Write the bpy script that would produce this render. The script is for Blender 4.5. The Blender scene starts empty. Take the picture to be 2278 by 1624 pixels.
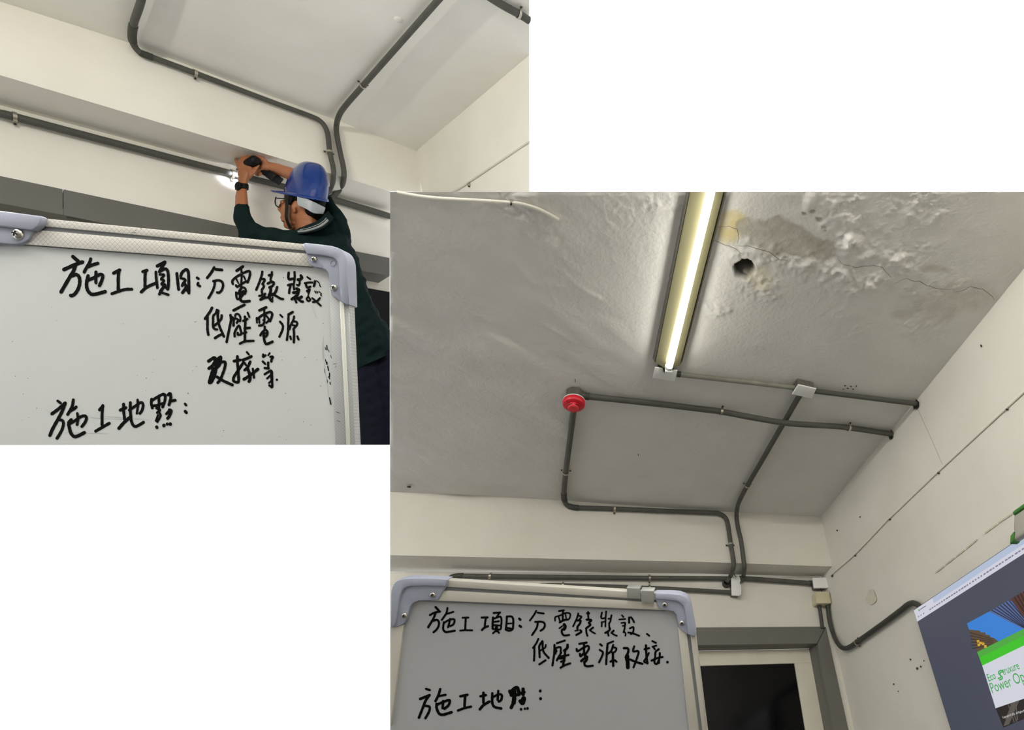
import bpy, bmesh, math, random
import numpy as np
from mathutils import Vector, Matrix

random.seed(7)
rng = np.random.default_rng(7)
scene = bpy.context.scene
COL = scene.collection

# ---------------------------------------------------------------- camera
# The picture is a page with two photographs of one room. Both rooms are
# rectangular boxes seen from one standpoint: room B (right) is square to the
# world axes, room A (left) was photographed with the camera turned and tipped.
PX, PY, F = 1610.0, 960.0, 1200.0           # principal point and focal length, px of 2278x1624
MA = np.array([[0.5573, -0.8184, -0.1402], [-0.0461, 0.1380, -0.9894], [0.8290, 0.5578, 0.0392]])
MB = np.array([[0.9609, -0.2609, -0.0928], [0.0877, 0.6046, -0.7917], [0.2627, 0.7526, 0.6038]])
def ortho(M):
    u, s, v = np.linalg.svd(M)
    return u @ v
MA, MB = ortho(MA), ortho(MB)
CAM = np.array([0.0, 0.0, 1.45])
cam_data = bpy.data.cameras.new('camera')
cam = bpy.data.objects.new('camera', cam_data)
COL.objects.link(cam)
cam_data.sensor_fit = 'HORIZONTAL'
cam_data.sensor_width = 36.0
cam_data.lens = F / 2278.0 * 36.0
cam_data.shift_x = (1139.0 - PX) / 2278.0
cam_data.shift_y = (PY - 812.0) / 2278.0
cam_data.clip_start = 0.02
cam_data.clip_end = 100
R = MB.T @ np.diag([1.0, -1.0, -1.0])
m4 = np.eye(4); m4[:3, :3] = R; m4[:3, 3] = CAM
cam.matrix_world = Matrix(m4.tolist())
scene.camera = cam

# ---------------------------------------------------------------- light
world = bpy.data.worlds.new('world')
scene.world = world
world.use_nodes = True
wn = world.node_tree.nodes
bg = wn.get('Background') or wn.new('ShaderNodeBackground')
bg.inputs['Color'].default_value = (1, 1, 1, 1)
bg.inputs['Strength'].default_value = 1.0
wo = wn.get('World Output') or wn.new('ShaderNodeOutputWorld')
world.node_tree.links.new(bg.outputs[0], wo.inputs[0])
# added area light for daylight from behind, set high to spare the boards
wl = bpy.data.lights.new('added_daylight_fill', 'AREA'); wl.shape = 'RECTANGLE'; wl.size = 3.4; wl.size_y = 0.5
wl.energy = 18.0; wl.color = (1.0, 0.99, 0.965)
wlo = bpy.data.objects.new('added_daylight_fill', wl); COL.objects.link(wlo)
wlo.location = (-0.4, -3.42, 2.86)
wlo.rotation_euler = Vector((0.0, 1.0, 0.0)).to_track_quat('-Z', 'Y').to_euler()
scene.view_settings.view_transform = 'Standard'
scene.view_settings.look = 'None'
scene.view_settings.exposure = 0.02
scene.view_settings.gamma = 1.0
scene.view_settings.use_curve_mapping = False

# ---------------------------------------------------------------- geometry of the two rooms
HB = 1.75                      # ceiling above the camera, room B
XR, YB, ZB, YW = 1.7035, 3.037, 1.3825, 3.210     # right wall, beam face, beam underside, wall below the beam
HA = 2.30
XRA, YBA, ZBA, YWA = 1.946, 3.457, 1.952, 3.707
def ray(px, py):
    return np.array([(px - PX) / F, (py - PY) / F, 1.0])
def U(px, py, d):
    """a point at distance d along the camera axis"""
    return MB.T @ (ray(px, py) * d) + CAM
def on(room, px, py, axis, val):
    """the point of a plane of a room (axis x/y/z = val, metres from the camera) seen at a pixel"""
    M = MB if room == 'B' else MA
    v = M.T @ ray(px, py)
    k = 'xyz'.index(axis)
    v = v * (val / v[k])
    return MB.T @ (M @ v) + CAM
def local(room, p):
    M = MB if room == 'B' else MA
    return M.T @ (MB @ (np.asarray(p) - CAM))
def glob(room, v):
    M = MB if room == 'B' else MA
    return MB.T @ (M @ np.asarray(v, float)) + CAM
def depth(p):
    return (MB @ (np.asarray(p) - CAM))[2]
FWD = MB.T @ np.array([0, 0, 1.0]); RIGHT = MB.T @ np.array([1.0, 0, 0]); DOWN = MB.T @ np.array([0, 1.0, 0])
AXA = [MB.T @ MA[:, k] for k in range(3)]      # room A axes in the world
AXB = [np.eye(3)[k] for k in range(3)]

# ---------------------------------------------------------------- object helpers
WO = {}
def props(o, label=None, cat=None, group=None, kind=None):
    if label: o['label'] = label
    if cat: o['category'] = cat
    if group: o['group'] = group
    if kind: o['kind'] = kind
    return o
def place(o, origin, parent):
    WO[o.name] = np.array(origin, float)
    base = WO[parent.name] if parent else np.zeros(3)
    o.parent = parent
    o.location = Vector((WO[o.name] - base).tolist())
def thing(name, label, cat, loc, group=None):
    o = bpy.data.objects.new(name, None)
    o.empty_display_size = 0.05
    COL.objects.link(o)
    place(o, loc, None)
    return props(o, label, cat, group)
def mk(name, V, Fc, mat, parent=None, smooth=False, uv=None, origin=None):
    V = np.asarray(V, float)
    c = V.mean(0) if origin is None else np.asarray(origin, float)
    me = bpy.data.meshes.new(name)
    me.from_pydata((V - c).tolist(), [], [list(map(int, f)) for f in Fc])
    if uv is not None:
        l = me.uv_layers.new(name='UVMap')
        for lp in me.loops:
            l.data[lp.index].uv = uv[lp.vertex_index]
    me.validate()
    if smooth:
        me.polygons.foreach_set('use_smooth', [True] * len(me.polygons))
    me.materials.append(mat)
    o = bpy.data.objects.new(name, me)
    COL.objects.link(o)
    place(o, c, parent)
    return o
def from_bm(name, bm, mat, parent=None, smooth=False, sharp=None):
    bmesh.ops.recalc_face_normals(bm, faces=bm.faces)
    bm.verts.index_update()
    V = [v.co[:] for v in bm.verts]
    Fc = [[v.index for v in f.verts] for f in bm.faces]
    bm.free()
    o = mk(name, V, Fc, mat, parent, smooth)
    if sharp is not None:
        o.data.set_sharp_from_angle(angle=math.radians(sharp))
    return o
def prism(poly, vec, bevel=0.0, segs=2, bm=None):
    """closed slab: polygon (front) pushed along vec; the front edges bevelled"""
    bm = bm or bmesh.new()
    vec = np.asarray(vec, float)
    a = [bm.verts.new(tuple(p)) for p in poly]
    b = [bm.verts.new(tuple(np.asarray(p) + vec)) for p in poly]
    ff = bm.faces.new(a)
    bm.faces.new(b[::-1])
    n = len(a)
    for i in range(n):
        bm.faces.new((a[i], b[i], b[(i + 1) % n], a[(i + 1) % n]))
    bmesh.ops.recalc_face_normals(bm, faces=bm.faces)
    if bevel > 0:
        bmesh.ops.bevel(bm, geom=list(ff.edges), offset=bevel, segments=segs, affect='EDGES', profile=0.5, clamp_overlap=True)
    return bm
def box_bm(c, ax, half, bevel=0.0, bm=None, segs=2):
    """box with centre c, axes ax (3 vectors), half sizes"""
    bm = bm or bmesh.new()
    c = np.asarray(c, float)
    vs = []
    for sx in (-1, 1):
        for sy in (-1, 1):
            for sz in (-1, 1):
                vs.append(bm.verts.new(tuple(c + sx * half[0] * ax[0] + sy * half[1] * ax[1] + sz * half[2] * ax[2])))
    fs = [bm.faces.new([vs[i] for i in q]) for q in ((0, 1, 3, 2), (4, 6, 7, 5), (0, 4, 5, 1), (2, 3, 7, 6), (0, 2, 6, 4), (1, 5, 7, 3))]
    if bevel > 0:
        es = list({e for f in fs for e in f.edges})
        bmesh.ops.bevel(bm, geom=es, offset=bevel, segments=segs, affect='EDGES', profile=0.5)
    return bm
def catmull(P, n=6):
    P = [np.asarray(p, float) for p in P]
    if len(P) < 3:
        return P
    out = []
    Q = [2 * P[0] - P[1]] + P + [2 * P[-1] - P[-2]]
    for i in range(1, len(Q) - 2):
        p0, p1, p2, p3 = Q[i - 1:i + 3]
        for k in range(n):
            t = k / n
            out.append(0.5 * ((2 * p1) + (p2 - p0) * t + (2 * p0 - 5 * p1 + 4 * p2 - p3) * t * t + (3 * p1 - p0 - 3 * p2 + p3) * t ** 3))
    out.append(P[-1])
    return out
def tube_data(path, r, seg=14, caps=True):
    P = np.array(path, float)
    n = len(P)
    rr = np.full(n, r) if np.isscalar(r) else np.asarray(r)
    T = np.gradient(P, axis=0)
    T /= np.linalg.norm(T, axis=1)[:, None] + 1e-12
    ref = np.array([0.13, 0.21, 0.97])
    N = np.cross(T[0], ref); N /= np.linalg.norm(N)
    V, Fc = [], []
    for i in range(n):
        N = N - T[i] * np.dot(N, T[i]); N /= np.linalg.norm(N)
        Bn = np.cross(T[i], N)
        for k in range(seg):
            a = 2 * math.pi * k / seg
            V.append(P[i] + rr[i] * (math.cos(a) * N + math.sin(a) * Bn))
    for i in range(n - 1):
        for k in range(seg):
            a, b = i * seg + k, i * seg + (k + 1) % seg
            Fc.append((a, b, b + seg, a + seg))
    if caps:
        Fc.append(tuple(range(seg))[::-1])
        Fc.append(tuple((n - 1) * seg + k for k in range(seg)))
    return V, Fc
def tube(name, path, r, mat, parent=None, seg=14):
    V, Fc = tube_data(path, r, seg)
    o = mk(name, V, Fc, mat, parent, True)
    o.data.set_sharp_from_angle(angle=math.radians(50))
    return o
def cyl(name, c, axis, r0, r1, L, mat, parent=None, seg=32):
    axis = np.asarray(axis, float) / np.linalg.norm(axis)
    return tube(name, [np.asarray(c), np.asarray(c) + axis * L], [r0, r1], mat, parent, seg)
def lathe(name, c, axis, prof, mat, parent=None, seg=40, start=None):
    """prof: list of (distance along axis, radius)"""
    axis = np.asarray(axis, float) / np.linalg.norm(axis)
    ref = np.array([0.3, 0.9, 0.1]); a = np.cross(axis, ref); a /= np.linalg.norm(a); b = np.cross(axis, a)
    V, Fc = [], []
    for d, r in prof:
        for k in range(seg):
            t = 2 * math.pi * k / seg
            V.append(np.asarray(c) + axis * d + r * (math.cos(t) * a + math.sin(t) * b))
    for i in range(len(prof) - 1):
        for k in range(seg):
            p, q = i * seg + k, i * seg + (k + 1) % seg
            Fc.append((p, q, q + seg, p + seg))
    Fc.append(tuple(range(seg))[::-1]); Fc.append(tuple((len(prof) - 1) * seg + k for k in range(seg)))
    o = mk(name, V, Fc, mat, parent, True)
    o.data.set_sharp_from_angle(angle=math.radians(35))
    return o

# smooth value noise on a plane (numpy), metres in
_G = rng.random((256, 256))
def vnoise(x, y):
    xi, yi = np.floor(x).astype(int), np.floor(y).astype(int)
    fx, fy = x - xi, y - yi
    fx = fx * fx * (3 - 2 * fx); fy = fy * fy * (3 - 2 * fy)
    g = lambda a, b: _G[a % 256, b % 256]
    return (g(xi, yi) * (1 - fx) + g(xi + 1, yi) * fx) * (1 - fy) + (g(xi, yi + 1) * (1 - fx) + g(xi + 1, yi + 1) * fx) * fy
def fbm(x, y, s, o=3):
    v, a, t = 0, 1.0, 0
    for k in range(o):
        v = v + a * vnoise(x / s + 17.3 * k, y / s - 9.1 * k); t += a; a *= 0.5; s *= 0.5
    return v / t - 0.5

# ---------------------------------------------------------------- materials
def lin(c):
    return tuple(((v / 255) / 12.92 if v / 255 <= 0.04045 else ((v / 255 + 0.055) / 1.055) ** 2.4) for v in c) + (1.0,)
def mat_new(name):
    m = bpy.data.materials.new(name); m.use_nodes = True
    nt = m.node_tree
    return m, nt, nt.nodes['Principled BSDF']
def plain(name, rgb, rough=0.5, metal=0.0, spec=0.5, bump=0.0, bscale=60.0, var=0.0, vscale=8.0, sss=0.0):
    m, nt, b = mat_new(name)
    c = lin(rgb)
    b.inputs['Base Color'].default_value = c
    b.inputs['Roughness'].default_value = rough
    b.inputs['Metallic'].default_value = metal
    b.inputs['Specular IOR Level'].default_value = spec
    tc = nt.nodes.new('ShaderNodeTexCoord')
    if var > 0:
        n = nt.nodes.new('ShaderNodeTexNoise'); n.inputs['Scale'].default_value = vscale; n.inputs['Detail'].default_value = 5
        nt.links.new(tc.outputs['Object'], n.inputs['Vector'])
        r = nt.nodes.new('ShaderNodeValToRGB')
        r.color_ramp.elements[0].position = 0.3; r.color_ramp.elements[1].position = 0.7
        r.color_ramp.elements[0].color = tuple(v * (1 - var) for v in c[:3]) + (1,)
        r.color_ramp.elements[1].color = tuple(min(1, v * (1 + var * 0.6)) for v in c[:3]) + (1,)
        nt.links.new(n.outputs['Fac'], r.inputs[0]); nt.links.new(r.outputs[0], b.inputs['Base Color'])
    if bump > 0:
        n2 = nt.nodes.new('ShaderNodeTexNoise'); n2.inputs['Scale'].default_value = bscale; n2.inputs['Detail'].default_value = 4
        nt.links.new(tc.outputs['Object'], n2.inputs['Vector'])
        bp = nt.nodes.new('ShaderNodeBump'); bp.inputs['Strength'].default_value = bump; bp.inputs['Distance'].default_value = 0.004
        nt.links.new(n2.outputs['Fac'], bp.inputs['Height']); nt.links.new(bp.outputs[0], b.inputs['Normal'])
    return m
def emissive(name, rgb, strength, base=None):
    m, nt, b = mat_new(name)
    b.inputs['Base Color'].default_value = lin(base or (20, 20, 22))
    b.inputs['Roughness'].default_value = 0.35
    b.inputs['Emission Color'].default_value = lin(rgb)
    b.inputs['Emission Strength'].default_value = strength
    return m
def wall_paint(name, rgb, dirt=(120, 112, 98), amount=0.25, bump=0.25):
    """painted plaster: soft blotches, sparse grey scuffs, fine relief"""
    m, nt, b = mat_new(name)
    L = nt.links.new
    tc = nt.nodes.new('ShaderNodeTexCoord')
    n1 = nt.nodes.new('ShaderNodeTexNoise'); n1.inputs['Scale'].default_value = 3.2; n1.inputs['Detail'].default_value = 6
    n2 = nt.nodes.new('ShaderNodeTexNoise'); n2.inputs['Scale'].default_value = 11; n2.inputs['Detail'].default_value = 8; n2.inputs['Roughness'].default_value = 0.75
    n3 = nt.nodes.new('ShaderNodeTexNoise'); n3.inputs['Scale'].default_value = 45; n3.inputs['Detail'].default_value = 4
    for n in (n1, n2, n3): L(tc.outputs['Object'], n.inputs['Vector'])
    r1 = nt.nodes.new('ShaderNodeValToRGB')
    c = lin(rgb)
    r1.color_ramp.elements[0].position = 0.32; r1.color_ramp.elements[1].position = 0.68
    r1.color_ramp.elements[0].color = (c[0] * 0.94, c[1] * 0.937, c[2] * 0.925, 1)
    r1.color_ramp.elements[1].color = c
    L(n1.outputs['Fac'], r1.inputs[0])
    r2 = nt.nodes.new('ShaderNodeValToRGB')
    r2.color_ramp.elements[0].position = 0.66; r2.color_ramp.elements[1].position = 0.80
    r2.color_ramp.elements[0].color = (0, 0, 0, 1); r2.color_ramp.elements[1].color = (amount,) * 3 + (1,)
    L(n2.outputs['Fac'], r2.inputs[0])
    mx = nt.nodes.new('ShaderNodeMix'); mx.data_type = 'RGBA'
    L(r2.outputs[0], mx.inputs[0]); L(r1.outputs[0], mx.inputs[6]); mx.inputs[7].default_value = lin(dirt)
    L(mx.outputs[2], b.inputs['Base Color'])
    b.inputs['Roughness'].default_value = 0.62
    b.inputs['Specular IOR Level'].default_value = 0.3
    bp = nt.nodes.new('ShaderNodeBump'); bp.inputs['Strength'].default_value = bump; bp.inputs['Distance'].default_value = 0.006
    ad = nt.nodes.new('ShaderNodeMath'); ad.operation = 'ADD'
    L(n3.outputs['Fac'], ad.inputs[0]); L(n2.outputs['Fac'], ad.inputs[1]); L(ad.outputs[0], bp.inputs['Height']); L(bp.outputs[0], b.inputs['Normal'])
    return m
M = {}
M['wallA'] = wall_paint('paint_room_a', (243, 240, 231), amount=0.10, bump=0.12)
M['ceilA'] = wall_paint('ceiling_paint_room_a', (238, 236, 229), amount=0.06, bump=0.15)
M['wallB'] = wall_paint('paint_room_b', (216, 213, 205), amount=0.22, bump=0.22)
M['pipe'] = plain('grey_pvc', (84, 84, 78), 0.5, spec=0.25, bump=0.05, var=0.12, vscale=20)
M['pipe_dark'] = plain('dark_grey_pvc', (66, 66, 61), 0.5, spec=0.25, var=0.1, vscale=20)
M['pipe_light'] = plain('dusty_grey_pvc', (128, 127, 116), 0.5, var=0.15, vscale=14)
M['steel'] = plain('zinc_steel', (186, 182, 168), 0.3, metal=0.9)
M['screw'] = plain('screw_steel', (205, 203, 196), 0.22, metal=1.0)
M['black_screw'] = plain('blackened_screw', (40, 38, 35), 0.5, metal=0.4)
M['trim'] = plain('grey_brushed_laminate', (98, 97, 90), 0.45, var=0.08, vscale=5)
M['seam'] = plain('dark_joint_filler', (52, 50, 46), 0.7)  # dark filler of the joints and the rail's inner line
M['hole_shade'] = plain('painted_hole_dark', (30, 29, 27), 0.8)  # shade inside the wall holes, given as colour
M['white_pl'] = plain('white_plastic', (226, 226, 224), 0.4)
M['beige_pl'] = plain('beige_metal_box', (196, 188, 158), 0.45, var=0.06)
M['dark_box'] = plain('dark_grey_box', (92, 90, 82), 0.6, var=0.2, vscale=30)
M['black'] = plain('black_plastic', (12, 12, 12), 0.5, spec=0.2)
M['glassblack'] = plain('black_glass', (5, 5, 7), 0.12, spec=0.15)
M['door'] = plain('off_white_door_paint', (205, 200, 186), 0.5, var=0.04)
M['red'] = plain('red_detector_plastic', (214, 26, 48), 0.35)
M['red_dark'] = plain('dark_red_slot', (120, 12, 28), 0.5)
M['floor'] = plain('grey_floor', (96, 94, 90), 0.6, var=0.1)
M['cable_w'] = plain('off_white_cable', (222, 219, 208), 0.5)
M['crack'] = plain('dark_crack', (96, 88, 76), 0.9)  # brown-grey of the crack lines
M['thread'] = plain('grey_thread', (140, 136, 124), 0.8)
M['ink'] = plain('black_marker_ink', (8, 8, 8), 0.6, spec=0.05)
M['smear'] = plain('smeared_ink', (74, 74, 76), 0.6)
M['scratch'] = plain('faint_scratch', (172, 174, 176), 0.6)
M['board2'] = plain('shaded_whiteboard_enamel', (164, 166, 170), 0.22, spec=0.3, var=0.02, vscale=4)  # whiteboard enamel darkened: the second board's shade is put into its colour
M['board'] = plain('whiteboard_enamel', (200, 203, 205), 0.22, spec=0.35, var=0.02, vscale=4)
M['cap'] = plain('blue_grey_plastic', (156, 161, 180), 0.42, bump=0.08, bscale=400)
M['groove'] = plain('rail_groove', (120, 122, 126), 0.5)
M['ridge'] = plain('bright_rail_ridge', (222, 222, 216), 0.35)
M['skin'] = plain('skin', (166, 106, 70), 0.55, var=0.08, vscale=25)
M['shirt'] = plain('dark_green_knit', (14, 31, 31), 0.9, spec=0.1, bump=0.2, bscale=300, var=0.15, vscale=18)
M['collar'] = plain('grey_collar_stripe', (142, 146, 146), 0.8)
M['trousers'] = plain('navy_trousers', (20, 21, 33), 0.9, spec=0.1, var=0.12, vscale=18)
M['hair'] = plain('black_hair', (9, 8, 8), 0.7, spec=0.15, bump=0.3, bscale=200)
M['hat'] = plain('blue_helmet_plastic', (3, 46, 118), 0.14, spec=0.45)
M['band'] = plain('grey_headband_plastic', (158, 164, 168), 0.4)
M['lens'] = plain('clear_lens', (190, 190, 180), 0.15, spec=0.8)
M['green'] = plain('green_fabric_trim', (66, 124, 50), 0.7)
M['bag'] = plain('white_nonwoven_bag', (168, 165, 155), 0.7, bump=0.2, bscale=40)
M['chrome'] = plain('silver_clip_steel', (200, 202, 200), 0.28, metal=0.85)
def hatch(name, rgb, line, period):
    """embossed diamond hatching of the aluminium rails, from the UV map (uv in millimetres)"""
    m, nt, b = mat_new(name)
    L = nt.links.new
    uv = nt.nodes.new('ShaderNodeUVMap'); sp = nt.nodes.new('ShaderNodeSeparateXYZ'); L(uv.outputs[0], sp.inputs[0])
    res = []
    for op in ('ADD', 'SUBTRACT'):
        a = nt.nodes.new('ShaderNodeMath'); a.operation = op; L(sp.outputs[0], a.inputs[0]); L(sp.outputs[1], a.inputs[1])
        d = nt.nodes.new('ShaderNodeMath'); d.operation = 'DIVIDE'; L(a.outputs[0], d.inputs[0]); d.inputs[1].default_value = period
        f = nt.nodes.new('ShaderNodeMath'); f.operation = 'FRACT'; L(d.outputs[0], f.inputs[0])
        g = nt.nodes.new('ShaderNodeMath'); g.operation = 'LESS_THAN'; L(f.outputs[0], g.inputs[0]); g.inputs[1].default_value = 0.08
        res.append(g)
    mxm = nt.nodes.new('ShaderNodeMath'); mxm.operation = 'MAXIMUM'; L(res[0].outputs[0], mxm.inputs[0]); L(res[1].outputs[0], mxm.inputs[1])
    mx = nt.nodes.new('ShaderNodeMix'); mx.data_type = 'RGBA'
    L(mxm.outputs[0], mx.inputs[0]); mx.inputs[6].default_value = lin(rgb); mx.inputs[7].default_value = lin(line)
    L(mx.outputs[2], b.inputs['Base Color'])
    b.inputs['Roughness'].default_value = 0.45; b.inputs['Metallic'].default_value = 0.1
    return m
M['rail'] = hatch('hatched_aluminium', (204, 201, 195), (146, 143, 138), 8.4)
M['rail_side'] = hatch('hatched_aluminium_fine', (176, 178, 182), (206, 208, 212), 5.6)
M['rail_plain'] = plain('satin_aluminium', (186, 183, 175), 0.45, metal=0.1)

def ceiling_material():
    m, nt, b = mat_new('peeling_ceiling_paint')
    L = nt.links.new
    tc = nt.nodes.new('ShaderNodeTexCoord')
    n1 = nt.nodes.new('ShaderNodeTexNoise'); n1.inputs['Scale'].default_value = 4; n1.inputs['Detail'].default_value = 6
    n3 = nt.nodes.new('ShaderNodeTexNoise'); n3.inputs['Scale'].default_value = 70; n3.inputs['Detail'].default_value = 5
    n4 = nt.nodes.new('ShaderNodeTexNoise'); n4.inputs['Scale'].default_value = 26; n4.inputs['Detail'].default_value = 6
    for n in (n1, n3, n4): L(tc.outputs['Object'], n.inputs['Vector'])
    r1 = nt.nodes.new('ShaderNodeValToRGB')
    r1.color_ramp.elements[0].position = 0.3; r1.color_ramp.elements[1].position = 0.7
    r1.color_ramp.elements[0].color = lin((212, 210, 206)); r1.color_ramp.elements[1].color = lin((220, 218, 214))
    L(n1.outputs['Fac'], r1.inputs[0])
    cur = r1.outputs[0]
    for att, col in (('damp', (176, 171, 160)), ('stain', (204, 188, 132)), ('wear', (178, 174, 163)), ('hole', (44, 38, 32))):
        a = nt.nodes.new('ShaderNodeAttribute'); a.attribute_name = att
        mx = nt.nodes.new('ShaderNodeMix'); mx.data_type = 'RGBA'
        if att in ('wear', 'stain', 'damp'):
            mu = nt.nodes.new('ShaderNodeMapRange'); L(n4.outputs['Fac'], mu.inputs[0])
            mu.inputs[1].default_value = 0.3; mu.inputs[2].default_value = 0.6; mu.inputs[3].default_value = 0.55; mu.inputs[4].default_value = 1.0
            ml = nt.nodes.new('ShaderNodeMath'); ml.operation = 'MULTIPLY'; L(a.outputs['Fac'], ml.inputs[0]); L(mu.outputs[0], ml.inputs[1])
            L(ml.outputs[0], mx.inputs[0])
        else:
            L(a.outputs['Fac'], mx.inputs[0])
        L(cur, mx.inputs[6]); mx.inputs[7].default_value = lin(col)
        cur = mx.outputs[2]
    L(cur, b.inputs['Base Color'])
    b.inputs['Roughness'].default_value = 0.55; b.inputs['Specular IOR Level'].default_value = 0.3
    bp = nt.nodes.new('ShaderNodeBump'); bp.inputs['Strength'].default_value = 0.42; bp.inputs['Distance'].default_value = 0.006
    n6 = nt.nodes.new('ShaderNodeTexNoise'); n6.inputs['Scale'].default_value = 14; n6.inputs['Detail'].default_value = 8; n6.inputs['Roughness'].default_value = 0.6; n6.inputs['Distortion'].default_value = 1.2
    L(tc.outputs['Object'], n6.inputs['Vector'])
    ad = nt.nodes.new('ShaderNodeMath'); ad.operation = 'MULTIPLY_ADD'; L(n6.outputs['Fac'], ad.inputs[0]); ad.inputs[1].default_value = 1.6; L(n3.outputs['Fac'], ad.inputs[2])
    L(ad.outputs[0], bp.inputs['Height']); L(bp.outputs[0], b.inputs['Normal'])
    return m
M['ceilB'] = ceiling_material()

def interp_line(pts, x):
    xs = [p[0] for p in pts]; ys = [p[1] for p in pts]
    return float(np.interp(x, xs, ys))
def loft(name, A, B, rows, mat, amp=0.0, scale=0.3, label=None, kind='structure', seed=0.0, parent=None):
    """surface between two rows of 3-D points of equal length, slightly uneven like hand-trowelled plaster"""
    A = np.array(A); B = np.array(B); n = len(A)
    V = []
    for j in range(rows + 1):
        t = j / rows
        V.append(A * (1 - t) + B * t)
    V = np.array(V).reshape(-1, 3)
    if amp > 0:
        nrm = np.cross(A[-1] - A[0], B[0] - A[0]); nrm /= np.linalg.norm(nrm)
        e1 = (A[-1] - A[0]) / np.linalg.norm(A[-1] - A[0]); e2 = np.cross(nrm, e1)
        x, y = V @ e1 + seed, V @ e2 + seed * 0.7
        edge = np.ones((rows + 1, n)); edge[0] = 0; edge[-1] = 0; edge[:, 0] = 0; edge[:, -1] = 0
        d = fbm(x, y, scale, 3) * 2 * amp * edge.reshape(-1)
        V = V + d[:, None] * nrm
    Fc = [(j * n + i, j * n + i + 1, (j + 1) * n + i + 1, (j + 1) * n + i) for j in range(rows) for i in range(n - 1)]
    o = mk(name, V, Fc, mat, parent, True)
    return props(o, label, None, None, kind if parent is None else None)

# ================================================================ ROOM B : shell
EDGE_B = [(868, 1094), (1168, 1108), (1500, 1131), (1654, 1141), (1826, 1150)]          # ceiling / beam
def project(p):
    c = MB @ (np.asarray(p) - CAM)
    return PX + F * c[0] / c[2], PY + F * c[1] / c[2]
WEDGE_B = [project(glob('B', (XR + .006, y, HB))) for y in (YB, 2.6, 2.2, 1.9, 1.6, 1.35, 1.15, 1.0)]       # ceiling / right wall
BEAM_B = [(868, 1235), (1560, 1250), (1857, 1260.6)]
BACK_B = [(868, 1271), (1560, 1276), (1843, 1284)]
CORN_B = [(1843, 1284), (1911, 1623)]

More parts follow.
